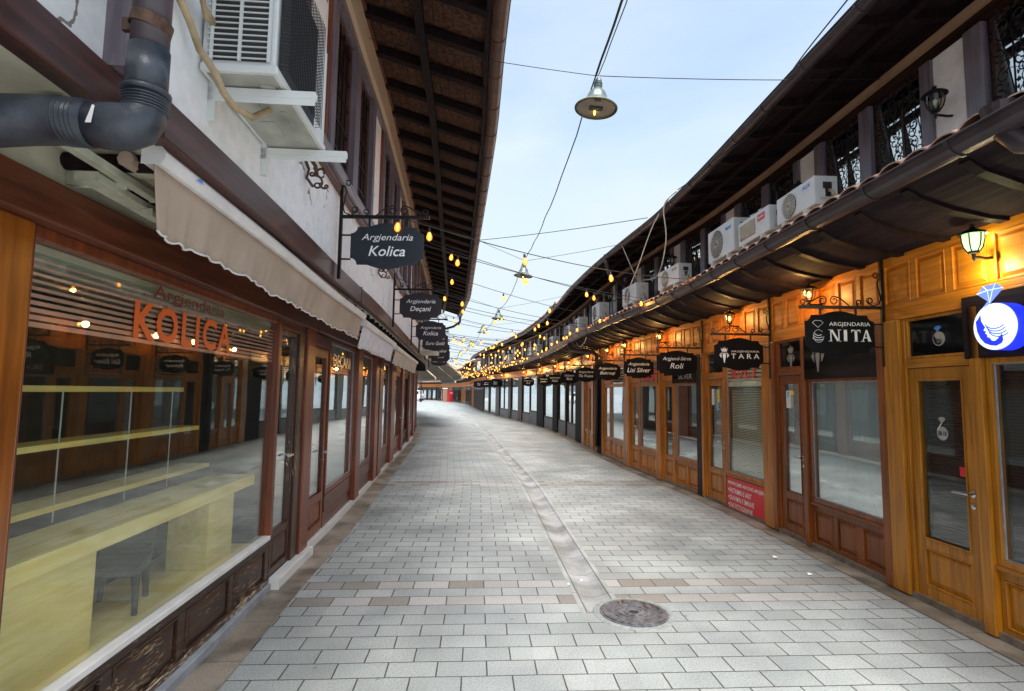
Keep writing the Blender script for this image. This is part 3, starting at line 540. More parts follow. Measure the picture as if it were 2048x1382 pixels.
# ---- crest drawings used on the right-hand shops
def crown_crest(parent,cx,cz,s,y,mat='silver_mark'):
    m=MB(); P=lambda pts:m.prism([(cx+a*s,cz+b*s) for a,b in pts],y-.004,y)
    P([(-.34,.62),(-.27,.30),(.27,.30),(.34,.62),(.20,.42),(.12,.66),(.03,.44),(0,.78),(-.03,.44),(-.12,.66),(-.20,.42)]); P([(-.24,.20),(-.24,.26),(.24,.26),(.24,.20)])
    P([(-.5,-.10),(-.32,.10),(.32,.10),(.5,-.10),(.30,.02),(0,.08),(-.30,.02)]); P([(-.5,-.12),(-.28,-.04),(-.30,-.42)]); P([(.5,-.12),(.30,-.42),(.28,-.04)])
    P([(-.14,0),(0,.06),(.14,0),(.17,-.14),(.03,-.9),(-.03,-.9),(-.17,-.14)])
    return m.build('crest',mat,parent)
def profile_crest(parent,cx,cz,r,y,face,gem,dep=.004,dark='black_gloss'):
    """ring with a cut gem on top and a woman's profile filling the ring"""
    n=40; m=MB(); ring=[]
    o=[(cx+r*math.cos(2*math.pi*i/n),cz+r*math.sin(2*math.pi*i/n)) for i in range(n)]
    m.prism(o,y-dep,y); disc=m.build('ring_disc',face,parent)
    d=MB(); pts=[(-.86,.30),(-.72,.42),(-.62,.58),(-.60,.30),(-.50,.12),(-.42,.02),(-.52,-.12),(-.40,-.17),(-.44,-.27),(-.34,-.32),(-.36,-.42),(-.24,-.46),(-.14,-.60),(.02,-.62),(.16,-.52),(.34,-.34),(.38,-.62),(.30,-.74),(.05,-.84),(-.2,-.80),(-.48,-.68),(-.68,-.45),(-.82,-.12)]
    d.prism([(cx+a*r,cz+b*r) for a,b in pts],y-dep-.003,y-dep-.0005)
    for q in range(4):
        arc=[(cx+r*(.05+.5*math.cos(a)+.06*q),y-dep-.002,cz+r*(.35-.12*q+.34*math.sin(a)-.1)) for a in [R_(200+i*15) for i in range(9)]]
        d.tube(arc,r*.022,4)
    d.lathe([(0,-.004),(r*.07,-.004)],n=10,M=Matrix.Translation((cx+r*.35,y-dep-.002,cz-.06*r))@Matrix.Rotation(R_(90),4,'X'))
    d.build('profile_cutout',dark,parent)
    G=MB(); s=r; gx,gz=cx-.12*s,cz+1.5*s
    G.prism([(gx-.62*s,gz+.02*s),(gx-.3*s,gz+.32*s),(gx+.3*s,gz+.34*s),(gx+.62*s,gz+.1*s),(gx-.02*s,gz-.45*s)],y-dep,y)
    G.prism([(gx-.12*s,gz-.36*s),(gx+.06*s,gz-.38*s),(cx-.5*s,cz+.72*s),(cx-.74*s,cz+.62*s)],y-dep,y)
    g=G.build('gem',gem,parent)
    F=MB(); 
    for a,b in (((-.3,.32),(-.1,.1)),((.3,.34),(.15,.1)),((-.62,.02),(-.1,.1)),((.62,.1),(.15,.1)),((-.1,.1),(.15,.1)),((-.1,.1),(-.02,-.45)),((.15,.1),(-.02,-.45))):
        F.tube([(gx+a[0]*s,y-dep-.001,gz+a[1]*s),(gx+b[0]*s,y-dep-.001,gz+b[1]*s)],.012*s,4)
    F.build('facets','sign_lit_white' if 'lit' in face else 'steel',g)
def exA(t,X,w):
    cx=(X(4.49)+X(3.83))/2
    profile_crest(t,cx+.02,2.055,.055,.008,'silver_mark','blue_letter')
    # opening-hours sticker and red emergency sticker on the door glass
    m=MB().lathe([(0,0),(.052,0)],n=28,M=Matrix.Translation((cx+.0,.012,1.33))@Matrix.Rotation(R_(90),4,'X')); o=m.build('hours_sticker','silver_mark',t)
    MB().prism([(cx-.03,1.44),(cx-.015,1.455),(cx+.02,1.455),(cx+.035,1.44),(cx+.0,1.405)],.009,.012).build('sticker_gem','silver_mark',t); MB().tube([(cx-.002,.011,1.41),(cx-.045,.011,1.355)],.004,4).build('sticker_line','silver_mark',t)
    text(t,'08-18',cx-.038,cx+.038,1.312,1.348,.010,'black_paint',bold=.01)
    MB().box(cx+.135,cx+.185,.013,.015,1.03,1.10).build('red_sticker','red_board',t)
    # dark signboard with an illuminated ring emblem
    xb=X(3.80)
    MB().box(xb-.06,w,-.05,.02,1.88,2.32).build('signboard','soffit_dark',t)
    e=MB(); n=36; cx2=X(3.5)+.0
    e.prism([(cx2+.155*math.cos(2*math.pi*i/n),2.07+.155*math.sin(2*math.pi*i/n)) for i in range(n)],-.15,-.055); e.build('emblem_rim','sign_lit_blue',t)
    profile_crest(t,cx2-.0,2.07,.152,-.155,'sign_lit_white','sign_pale_blue',.006,'sign_lit_blue')
    m=MB(); a=cx2+.24; 
    for i,ch in enumerate((0,)):
        m.box(a,a+.10,-.09,-.055,2.16,2.18); m.box(a,a+.10,-.09,-.055,1.97,1.99); m.box(a+.03,a+.065,-.09,-.055,1.99,2.16); m.box(a+.16,a+.19,-.09,-.055,1.97,2.18); m.box(a+.28,a+.31,-.09,-.055,1.97,2.18); m.prism([(a+.16,2.18),(a+.19,2.18),(a+.31,1.97),(a+.28,1.97)],-.089,-.055)
    m.build('emblem_letters','sign_lit_white',t)
building_R(1.9,4.67,'nearest yellow wooden shop with a lit blue ring emblem and dark blinds at right',
  [('post',4.49,4.67),('door',3.83,4.49,{'inner':'blind_dark','gl':'glass','h':1}),('post',3.74,3.83),('win',2.4,3.74,{'top':1.88,'inner':'blind_dark','gl':'glass','bmat':'soffit_dark','board':0}),('post',1.95,2.4)],st='yellow',extra=exA)
def exB(t,X,w):
    cx=(X(6.52)+X(5.94))/2; crown_crest(t,cx,2.06,.16,.008)
    c2=X(5.6); crown_crest(t,c2-.02,2.05,.22,-.046,'interior_grey')
    d=MB().box(cx-.11,cx-.03,.0,.015,1.46,1.66).build('door_notice','rail_white',t); MB().box(cx-.09,cx-.045,-.002,.0,1.58,1.65).build('notice_print','blue_plastic',t); MB().box(cx-.028,cx+.02,.012,.016,1.61,1.66).build('yellow_tag','yellow_plastic',t)
    crown_crest(t,cx+.02,1.36,.15,.016,'interior_grey')
    MB().box(X(4.75)-.9,X(4.75)-.04,.3,.31,.5,1.76).build('roller_screen','interior_grey',t)
building_R(4.67,6.59,'reddish brown shop with a glossy black sign board and a crown crest over its door',
  [('post',4.67,4.76),('win',4.76,5.88,{'top':1.79,'inner':'curtain','gl':'glass_refl'}),('post',5.88,5.94),('door',5.94,6.52,{}),('post',6.52,6.59)],st='red',extra=exB)
def serif(parent,s,x0,x1,z0,z1,y,mat,name='lettering'):
    """narrow slab-serif capitals drawn as polygons"""
    G={'N':[[(0,0),(.12,0),(.12,1),(0,1)],[(.88,0),(1,0),(1,1),(.88,1)],[(0,1),(.26,1),(1,0),(.74,0)]],'I':[[(.32,0),(.68,0),(.68,1),(.32,1)]],
       'T':[[(.36,0),(.64,0),(.64,1),(.36,1)],[(0,.9),(1,.9),(1,1),(0,1)],[(0,.76),(.06,.76),(.06,.9),(0,.9)],[(.94,.76),(1,.76),(1,.9),(.94,.9)]],
       'A':[[(0,0),(.12,0),(.50,.86),(.44,1)],[(.66,0),(1,0),(.6,1),(.44,1)],[(.24,.3),(.70,.3),(.68,.38),(.27,.38)]],
       'R':[[(.08,0),(.36,0),(.36,1),(.08,1)],[(.36,.9),(.75,.9),(.9,.78),(.9,.62),(.75,.5),(.36,.5),(.36,.58),(.6,.58),(.66,.66),(.66,.76),(.6,.83),(.36,.83)],[(.42,.5),(.66,.5),(1,0),(.72,0)]],
       'L':[[(.1,0),(.4,0),(.4,1),(.1,1)],[(.4,0),(.95,0),(.95,.3),(.88,.3),(.84,.09),(.4,.09)]]}
    SF={'N':[0,1],'I':[.5],'T':[.5],'A':[.06,.84],'R':[.22,.9],'L':[.25]}
    m=MB(); n=len(s); cw=(x1-x0)/n; H=z1-z0
    for i,ch in enumerate(s):
        a=x0+cw*i+cw*.07; ww=cw*.86; P=lambda pts:m.prism([(a+p*ww,z0+q*H) for p,q in pts],y-.002,y)
        if ch=='O':
            N_=22; vs=[]
            for k in range(N_):
                an=2*math.pi*k/N_; vs+=[(a+ww*(.5+.5*math.cos(an)),y-.002,z0+H*(.5+.5*math.sin(an))),(a+ww*(.5+.26*math.cos(an)),y-.002,z0+H*(.5+.44*math.sin(an)))]
            m.add(vs,[(2*k,2*((k+1)%N_),2*((k+1)%N_)+1,2*k+1) for k in range(N_)]); continue
        for g_ in G[ch]: P(g_)
        for c in SF[ch]:
            P([(c-.2,0),(c+.2,0),(c+.2,.045),(c-.2,.045)]); 
            if ch not in 'TA': P([(c-.2,.955),(c+.2,.955),(c+.2,1),(c-.2,1)])
    return m.build(name,mat,parent)
def exC(t,X,w):
    x0,x1=X(7.87),X(6.81)
    m=MB(); 
    for i in range(9): m.box(x0+.04,x1-.04,.026,.028,1.80+i*.052,1.832+i*.052)
    m.box(x0+.04,x1-.04,.026,.028,1.72,1.79); m.build('frosted_stripes','film_white',t)
    serif(t,'ROLI',x0+.14,x1-.2,1.83,2.14,.016,'red_letter')
    b=MB().box(X(7.83),X(6.74),-.02,.0,.03,.45).build('price_board','red_board',t)
    xa=X(7.83)
    for i,s in enumerate(('RIPAROJMË ARI DHE ARGJEND','PASTRIMIN E ARIT','GRAVIMIN E EMRAVE','DHE FOTOGRAFIVE')):
        z=.375-i*.10; L_=(1.0,.62,.68,.64)[i]; text(b,s,xa+.06,xa+.06+.98*L_,z-.034,z+.034,-.0215,'white_letter',shear=.12,bold=.004)
        MB().box(xa+.03,xa+.05,-.0225,-.02,z-.008,z+.012).build('bullet','white_letter',b)
    c=(X(8.5)+X(7.9))/2; MB().box(c-.12,c-.06,.0,.015,1.45,1.69).build('door_notice','rail_white',t); MB().box(c+.05,c+.11,.012,.016,1.5,1.68).build('yellow_tag','yellow_plastic',t)
building_R(6.59,8.6,'orange-brown shop with cream blinds, red window letters and a red service board',
  [('post',6.59,6.81),('win',6.81,7.87,{'top':2.25,'inner':'blind_cream','gl':'glass'}),('door',7.87,8.53,{'inner':'blind_white','gl':'glass','tmat':'glass'}),('post',8.53,8.6)],st='orange',extra=exC)
def exD(t,X,w):
    text(t,'SILVER',X(9.4),X(8.9),1.86,1.94,-.047,'silver_mark')
building_R(8.6,10.21,'orange-brown shop behind the dark post, small silver lettering above its wide pane',
  [('post',8.6,8.76,{'mat':'darkbrown_v'}),('win',8.76,9.62,{'inner':'none','gl':'glass_refl'}),('door',9.62,10.16,{'inner':'none','gl':'glass'}),('post',10.16,10.21)],extra=exD)
def exE(t,X,w):
    m=MB(); 
    for i in range(7): m.box(X(11.3),X(10.4),.026,.028,1.84+i*.055,1.87+i*.055)
    m.build('frosted_stripes','film_white',t); text(t,'LISI',X(11.2),X(10.5),1.86,2.1,.012,'red_letter',bold=.03)
building_R(10.21,11.95,'orange-brown shop with red letters on frosted stripes above its pane',
  [('post',10.21,10.36),('win',10.36,11.32,{'inner':'none','top':1.8,'board':0}),('door',11.32,11.88,{}),('post',11.88,11.95)],extra=exE)
def exF(t,X,w):
    m=MB()
    for i in range(7): m.box(X(13.4),X(12.3),.026,.028,1.84+i*.055,1.87+i*.055)
    m.build('frosted_stripes','film_pink',t)
building_R(11.95,14.2,'orange-brown shop with pink striped transom next to the thick black pillar',
  [('post',11.95,12.27),('win',12.27,13.46,{'top':1.8,'board':0}),('door',13.46,14.14,{'inner':'none'}),('post',14.14,14.2)],extra=exF)
building_R(14.2,17.15,'narrow brown shop with two tall panes between thick black pillars',
  [('post',14.2,14.75,{'mat':'black_paint'}),('win',14.75,15.35,{'top':2.45}),('post',15.35,15.6),('door',15.6,16.2),('win',16.2,16.75,{'top':2.45}),('post',16.75,17.15)],detail=1,topz=2.5)
building_R(17.15,20.3,'first black-framed shop with two white panes above a grey base plate',
  [('post',17.15,18.2,{'mat':'black_paint'}),('win',18.2,20.1,{'mull':2,'top':2.45,'fw':.06}),('post',20.1,20.3)],st='dark',riser='plate',detail=1,topz=2.5)
building_R(20.3,22.7,'second black-framed shop with a single wide pane above a grey base plate',
  [('win',20.3,21.75,{'top':2.45,'fw':.06}),('post',21.75,22.7,{'mat':'black_paint'})],st='dark',riser='plate',detail=1,topz=2.5)
building_R(22.7,26.3,'third black-framed shop with a pale pane beside two black pillars',
  [('win',22.7,24.7,{'top':2.45,'fw':.07}),('post',24.7,26.3,{'mat':'black_paint'})],st='dark',riser='plate',detail=1,topz=2.5)
building_R(26.3,30,'dark brown shop with two panes, the nearer one over a taller grey base',
  [('win',26.3,27.9,{'top':2.45,'fw':.06,'bot':.6}),('win',27.95,29.7,{'top':2.45,'fw':.06}),('post',29.7,30)],st='dark',riser='plate',detail=1,topz=2.5)
building_R(30,33.1,'dark brown shop with one square pane on the outer bend of the street',
  [('post',30,30.6),('win',30.6,32.4,{'top':2.45,'fw':.07}),('post',32.4,33.1)],st='dark',riser='plate',detail=0,topz=2.5)
building_R(33.1,37.1,'brown shop with two grey panes beyond the bend',
  [('win',33.1,35.9,{'mull':2,'fw':.07,'top':2.45}),('post',35.9,37.1)],st='dark',riser='plate',detail=0,topz=2.5)
building_R(37.1,43.2,'far shop with a bright white lit window and black pillar',
  [('win',37.1,40,{'bot':.1,'top':2.45,'inner':'curtain','gl':'glass'}),('post',40,40.5),('win',40.5,43.2,{'bot':.1,'top':2.45,'gl':'glass'})],st='dark',riser='plate',detail=0,topz=2.5)
ys=[43.2,47,51,55.5,60,65,70,75,80,84,88,92,96]
desc=['row of black pillars just past the white lit window','second stretch of black pillars on the far bend','dark far shop with closed shutters','far shop with pale shutters','far shop with grey panes','far shop beside the brick pier','far shop next to the red kiosk','far shop with narrow white panes','far shop with dark shutters left of the kiosk','far shop with pale blue panes','farthest shop but one at the end of the row','last shop of the right-hand row']
for i in range(len(ys)-1):
    a,b=ys[i],ys[i+1]; els=[]; n=4
    for k in range(n):
        p=a+(b-a)*k/n; q=a+(b-a)*(k+1)/n; els+=[('post',p,p+.3),('win',p+.3,q,{'bot':.25,'fw':.08,'inner':'curtain' if (i+k)%2 else 'none'})]
    building_R(a,b,desc[i],els,st='dark' if i<3 or i%3 else 'orange',riser='plate',detail=0,upper=i>2 or i<1)
# ------------------------------------------------------------------ left side
def upper_L(t,Ya,Yb,Mi,X,M,detail=2,mat_wall='plaster_white',D=0):
    bev=.005 if detail>1 else 0; S=lambda pr,mat,nm,st=.6,bv=0:sweep(MB(),L,Ya,Yb,pr,Mi,st,True).build(nm,mat,t,bevel=bv)
    zb=2.48-D*.35
    S(rect(.02,.42+D,zb+.003,zb+.04),'plaster_cream','jetty_soffit'); 
    S(rect(.40+D,.475+D,zb,zb+.15),'beam_h','jetty_beam',bv=.006)
    n=max(1,int((Yb-Ya)/.36))
    for i in range(n if D==0 else 0):
        Y=Ya+(i+.5)*(Yb-Ya)/n; MB().tube([Mi@L.p(Y,.0,2.455),Mi@L.p(Y,.385,2.455)],.036,10).build('joist','rafter',t)
    S(rect(.15,.45+D,zb+.153,3.28),mat_wall,'upper_wall'); S(rect(.25,.53,3.283,3.38),'sill_grey_h','upper_sill',bv=.006); S(rect(.25,.50,3.24,3.28),'mahogany_h','sill_trim')
    S(rect(.2,.30,3.38,4.75),'interior_dark','backing'); S(rect(.25,.49,4.75,4.83),'mauve_v','upper_header'); S(rect(.2,.53,4.833,5.13),'cornice_cream','cornice'); S(rect(.2,.56,5.13,5.18),'mahogany_h','cornice_trim')
    for k,a,b in UPL:
        c=(a+b)/2
        if not(Ya<=c<Yb): continue
        def bx(a,b,o0,o1,z0,z1,m=None):
            m=m or MB(); sweep(m,L,a,b,rect(o0,o1,z0,z1),Mi,1,True); return m
        if k==WHITE:
            bx(a,b,.3,.45,3.38,4.75).build('wall_panel',mat_wall,t); bx(b-.07,b,.45,.47,3.38,4.75).build('panel_trim','mahogany_v',t)
        elif k==POST: bx(a,b,.3,.485,3.38,4.75).build('upper_post','mauve_v',t,bevel=bev)
        else:
            m=bx(a,a+.05,.3,.44,3.38,4.75); bx(b-.05,b,.3,.44,3.38,4.75,m); bx(a+.05,b-.05,.3,.44,3.38,3.43,m); bx(a+.05,b-.05,.3,.44,4.69,4.75,m)
            bx(c-.03,c+.03,.34,.41,3.43,4.69,m)
            f=m.build('upper_window','window_brown_v',t)
            bx(a+.05,b-.05,.345,.35,3.43,4.69).build('pane','glass_sky',f)
            m=MB()
            for zz in (3.6,3.85,4.1,4.35,4.6): bx(a+.05,b-.05,.425,.438,zz,zz+.014,m)
            for q in (.2,.4,.6,.8): bx(a+(b-a)*q-.006,a+(b-a)*q+.006,.425,.437,3.43,4.69,m)
            m.build('bars','iron',f)
    # eave: boarded soffit in ragged courses, rafters, purlin, gutter, roof
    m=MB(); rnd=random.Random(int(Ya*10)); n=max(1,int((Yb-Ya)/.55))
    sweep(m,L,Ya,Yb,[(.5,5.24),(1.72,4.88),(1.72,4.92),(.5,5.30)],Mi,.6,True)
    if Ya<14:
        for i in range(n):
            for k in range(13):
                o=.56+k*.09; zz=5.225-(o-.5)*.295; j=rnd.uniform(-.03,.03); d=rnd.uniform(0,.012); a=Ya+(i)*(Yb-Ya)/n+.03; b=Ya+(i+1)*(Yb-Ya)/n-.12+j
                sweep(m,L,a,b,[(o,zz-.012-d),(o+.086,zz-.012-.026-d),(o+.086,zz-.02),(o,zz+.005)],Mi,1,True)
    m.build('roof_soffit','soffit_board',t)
    for i in range(n):
        Y=Ya+i*(Yb-Ya)/n
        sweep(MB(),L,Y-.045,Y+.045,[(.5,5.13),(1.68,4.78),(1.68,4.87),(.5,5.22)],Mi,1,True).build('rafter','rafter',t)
    sweep(MB(),L,Ya,Yb,rect(1.02,1.10,4.93,5.0),Mi,.6,True).build('purlin','rafter',t)
    sweep(MB(),L,Ya,Yb,[(1.66,4.79),(1.70,4.79),(1.70,4.92),(1.66,4.92)],Mi,.6,True).build('fascia_board','rafter',t)
    gutter(t,L,Ya,Yb,1.775,4.80,Mi,1.15,'gutter_brown',.55)
    sweep(MB(),L,Ya,Yb,[(1.80,4.885),(1.80,4.93),(-2.5,6.4),(-2.5,6.3)],Mi,.6,True).build('roof','old_tile',t)
def base_L(Ya,Yb,label,st='mahogany'):
    M,w,X=unit(L,Ya,Yb); Mi=M.inverted(); t=thing('shop_building',label,'shop',M,'shops on the left side of the street')
    m=MB(); m.box(0,w,1.5,1.55,0,2.45); m.box(0,.03,.08,1.5,0,2.45); m.box(w-.03,w,.08,1.5,0,2.45); m.box(.03,w-.03,.3,1.5,-.01,.02); m.build('interior','interior_wall',t); MB().box(.03,w-.03,.08,1.5,2.28,2.32).build('ceiling','plaster_cream',t)
    sweep(MB(),L,Ya,Yb,rect(-.08,.07,2.18,2.335),Mi,.6,True).build('fascia','mahogany_h' ,t,bevel=.006)
    sweep(MB(),L,Ya,Yb,rect(-.08,.015,2.338,2.50),Mi,.6,True).build('lintel_wall','plaster_cream',t)
    return t,M,w,X,Mi
# -- Kolica shop, nearest on the left
t,M,w,X,Mi=base_L(-.4,5.36,'nearest left shop with big plate glass, orange window lettering and pale wooden shelves')
MB().box(X(-.4),X(1.88),-.04,.06,.05,2.18).build('corner_post','kolica_post',t,bevel=.01)
xa,xb=X(1.88),X(4.40)
f=MB(); f.box(xa,xa+.03,-.02,.06,.42,2.18); f.box(xb-.01,xb+.05,-.03,.07,.42,2.18); f.box(xa,xb,-.02,.05,2.13,2.18); f=f.build('window','mahogany_v',t,bevel=.005)
MB().box(xa+.03,xb-.01,.015,.022,.44,2.13).build('pane','glass',f)
MB().box(xa,xb,-.035,.03,.405,.44).build('sill','rail_white',t,bevel=.006)
m=MB(); m.box(xa-.1,xb+.05,-.012,.05,.06,.10); m.box(xa-.1,xb+.05,-.012,.05,.345,.405)
n=4
for i in range(n+1): c=xa+(xb-xa)*i/n; m.box(max(xa-.1,c-.04),min(xb+.05,c+.04),-.012,.05,.10,.345)
for i in range(n): m.raised(xa+(xb-xa)*i/n+.04,xa+(xb-xa)*(i+1)/n-.04,.10,.345,-.008)
m.build('stall_riser','worn_h',t,bevel=.004)
MB().box(xa-.1,xb+.05,-.022,-.012,.062,.098).build('weathered_rail','peeled_h',t,bevel=.003)
m=MB(); sweep(m,L,-.4,4.42,rect(-.05,.045,.0,.06),Mi,.6,True); m.build('plinth','granite_grey',t,bevel=.004)
m=MB(); sweep(m,L,4.44,5.36,rect(-.05,.10,.0,.085),Mi,.6,True); m.build('step','marble',t,bevel=.006)
# film stripes and lettering on the inside of the glass
m=MB()
for i in range(10):
    z=1.815+i*.0275; hh=.019-.0012*i; m.box(xa+.03,xb-.012,.024,.0255,z,z+hh)
m.build('frosted_stripes','film_pink',f)
MB().box(xa+.03,xb-.012,.045,.055,2.10,2.13).build('blind_box','plaster_cream',f); simple('film_green',(.30,.36,.29),.6,0,.1); MB().box(xa+.03,xb-.012,.05,.056,2.035,2.10).build('header_board','film_green',f); text(f,'Argjendaria',X(2.70),X(3.48),2.035,2.12,.0125,'maroon_letter'); text(f,'KOLICA',X(2.555),X(3.60),1.83,2.02,.0125,'orange_letter',bold=.03,sp=1.2)
# side door of the shop
x0,x1=X(4.46),X(4.93); m=MB(); m.frame(x0,x1,.09,2.10,.035,-.01,.045,.0); m.box(x0+.035,x1-.035,-.005,.045,.38,.44); m.box(x0+.035,x1-.035,-.005,.045,.09,.14); m.raised(x0+.035,x1-.035,.14,.38,0); d=m.build('door','worn_v',t,bevel=.004)
MB().box(x0+.035,x1-.035,.018,.024,.44,2.065).build('pane','glass_refl',d); handle(d,x1-.06,1.02,.018,-1); MB().box(x0-.01,x1+.02,-.03,.05,2.1,2.18).build('door_head','mahogany_h',t)
MB().box(X(4.93),X(5.10),-.03,.08,.085,2.18).build('post','worn_v',t,bevel=.008); MB().box(X(5.10),X(5.36),-.05,.1,.085,2.18).build('post','mahogany_v',t,bevel=.008)
# display furniture seen through the glass
dk=thing('display_platform','pale ash window platform running along the big left shop window','platform',M)
MB().box(xa-.3,xb-.02,.06,.62,.33,.385).build('deck','ash_h',dk); MB().box(xa-.3,xb-.02,.6,.62,.05,.33).build('back_rail','ash_h',dk)
tb=thing('display_table','thick pale ash table top on box legs behind the left shop window','table',M)
MB().box(xa-.3,xb-.03,.10,.42,.845,.925).build('table_top','ash_h',tb,bevel=.003)
for a,b in ((xa-.3,X(2.62)),(X(3.72),X(4.1))): MB().box(a,b,.14,.40,.385,.845).build('leg','ash_h',tb,bevel=.003)
for i,(zz,y0,y1,e,lb) in enumerate(((1.02,.42,.62,4.3,'lowest narrow ash shelf just above the window table'),(1.32,.42,.60,4.1,'middle ash shelf with bright front edge in the left window'),(1.60,.42,.58,3.85,'topmost thin ash shelf in the left window'))):
    s=thing('display_shelf',lb,'shelf',M,'ash shelves in the left shop window')
    MB().box(xa-.25,X(e),y0,y1,zz-.03,zz).build('board','ash_h',s,bevel=.002)
    m=MB()
    for q in (X(2.3),X(2.75),X(3.3),X(3.75)): m.box(q,q+.004,y0+.02,y0+.026,zz-.30 if i else zz-.09,zz-.03)
    m.build('glass_supports','blind_white',s)
ch=thing('chair','angular black chair tucked under the table in the left window','chair',M@Matrix.Translation((X(3.12),.33,.385))@Matrix.Rotation(R_(20),4,'Z'))
MB().box(-.16,.14,-.13,.13,.20,.25).build('seat','chair_black',ch,bevel=.01)
MB().add([(.10,-.13,.22),(.10,.13,.22),(.24,.12,.43),(.24,-.12,.43),(.15,-.13,.20),(.15,.13,.20),(.29,.12,.41),(.29,-.12,.41)],[(0,1,2,3),(7,6,5,4),(0,4,5,1),(1,5,6,2),(2,6,7,3),(3,7,4,0)]).build('backrest','chair_black',ch,bevel=.008)
for sx in (-.14,.12):
    for sy in (-.1,.1): MB().tube([(sx,sy,.2),(sx*1.15,sy*1.1,0)],[.022,.014],8).build('leg','chair_black',ch)
upper_L(t,1.8,5.36,Mi,X,M); upper_L(t,-.4,1.8,Mi,X,M,1,D=-.13)
# corner post and lower beam of the upper storey near the drainpipe
sweep(MB(),L,1.70,1.83,rect(.30,.455,2.68,3.24),Mi,1,True).build('wall_post','mauve_v',t,bevel=.006)
# -- following left shops
def left_shop(Ya,Yb,label,els,st='mahogany',detail=1,extra=None):
    t,M,w,X,Mi=base_L(Ya,Yb,label,st)
    sweep(MB(),L,Ya,Yb,rect(-.05,.03,0,.07),Mi,.6,True).build('threshold','kerb_stone' if False else 'marble',t)
    for e in els:
        k,a,b=e[:3]; o=e[3] if len(e)>3 else {}; x0,x1=X(a),X(b); s=o.get('st',st)
        if k=='post': MB().box(x0,x1,-.06,.07,.07,2.18).build('post',o.get('mat',wd(s,'v')),t,bevel=.006)
        elif k=='win':
            m=MB(); m.box(x0,x1,.0,.05,.07,.24); m.box(x0,x1,-.012,.05,.25,.42); m.build('stall_riser',wd(s,'h'),t,bevel=.006)
            window(t,s,x0,x1,.43,2.17,o.get('inner','curtain'),'glass_refl',.04,0,2)
            if o.get('stripe'):
                m=MB()
                for i in range(9): m.box(x0+.045,x1-.045,.026,.028,1.78+i*.04,1.80+i*.04)
                m.build('frosted_stripes','film_pink',t)
        else:
            MB().box(x0,x1,-.02,.05,2.05,2.17).build('transom_bar',wd(s,'h'),t,bevel=.004)
            door(t,s,x0+.01,x1-.01,.08,2.045,.48,o.get('inner','blind_white'),'glass_refl',1,2)
    if extra: extra(t,X,w)
    upper_L(t,Ya,Yb,Mi,X,M,detail)
    return t
def exDe(t,X,w): text(t,'DEÇANI',X(6.4),X(7.4),1.84,2.03,.012,'silver_mark',bold=.02)
left_shop(5.36,10.2,'red-brown left shop with a white venetian blind on its door and silver window letters',
  [('door',5.42,6.1,{}),('win',6.13,7.66,{'stripe':1}),('post',7.66,8.0),('win',8.0,9.3,{'stripe':1}),('post',9.3,9.65),('post',9.8,10.2)],detail=2,extra=exDe)
left_shop(10.2,14.4,'third left shop with glossy red-brown door beyond the white awning',
  [('win',10.25,11.6,{'stripe':1}),('post',11.6,12.3),('door',12.5,13.9,{'inner':'none'}),('post',13.9,14.3)])
left_shop(14.4,19.2,'fourth left shop with a black door between red-brown posts',
  [('door',14.5,16.3,{'st':'dark','inner':'none'}),('post',16.3,16.8),('win',16.8,18.4,{}),('post',18.4,19.1)])
left_shop(19.2,22.8,'last two-storey shop on the left before the low tiled canopy',
  [('door',19.3,20.5,{'inner':'none'}),('post',20.5,21),('win',21,22.4,{}),('post',22.4,22.8)])
# low buildings beyond with projecting tiled canopies
for i,(a,b,z0,o0,lb) in enumerate(((22.9,27,2.25,1.9,'low shop with a grey-brown tiled canopy reaching over the street'),(27.2,33,2.15,2.0,'second low shop with a mossy tiled canopy on the inner bend'),(33.2,42,2.4,1.6,'farthest low shop with a tiled canopy on the inner bend'))):
    M,w,X=unit(L,a,b); Mi=M.inverted(); t=thing('low_shop',lb,'shop',M,'low tiled shops on the inner bend')
    m=MB(); sweep(m,L,a,b,rect(-3,0,0,3.2),Mi,.8,True); m.build('wall','darkbrown_v',t)
    m=MB(); n=4
    for k in range(n): m.box(X(a+(b-a)*(k+.1)/n),X(a+(b-a)*(k+.9)/n),-.02,.0,.4,2.1)
    m.build('window','glass_refl',t)
    barrel_tiles(t,L,a,b,o0,z0,-.2,3.95,Mi,.3,'old_tile',4,'roof'); sweep(MB(),L,a,b,rect(o0-.02,o0+.05,z0-.12,z0),Mi,.6,True).build('eave_board','cream_metal',t)
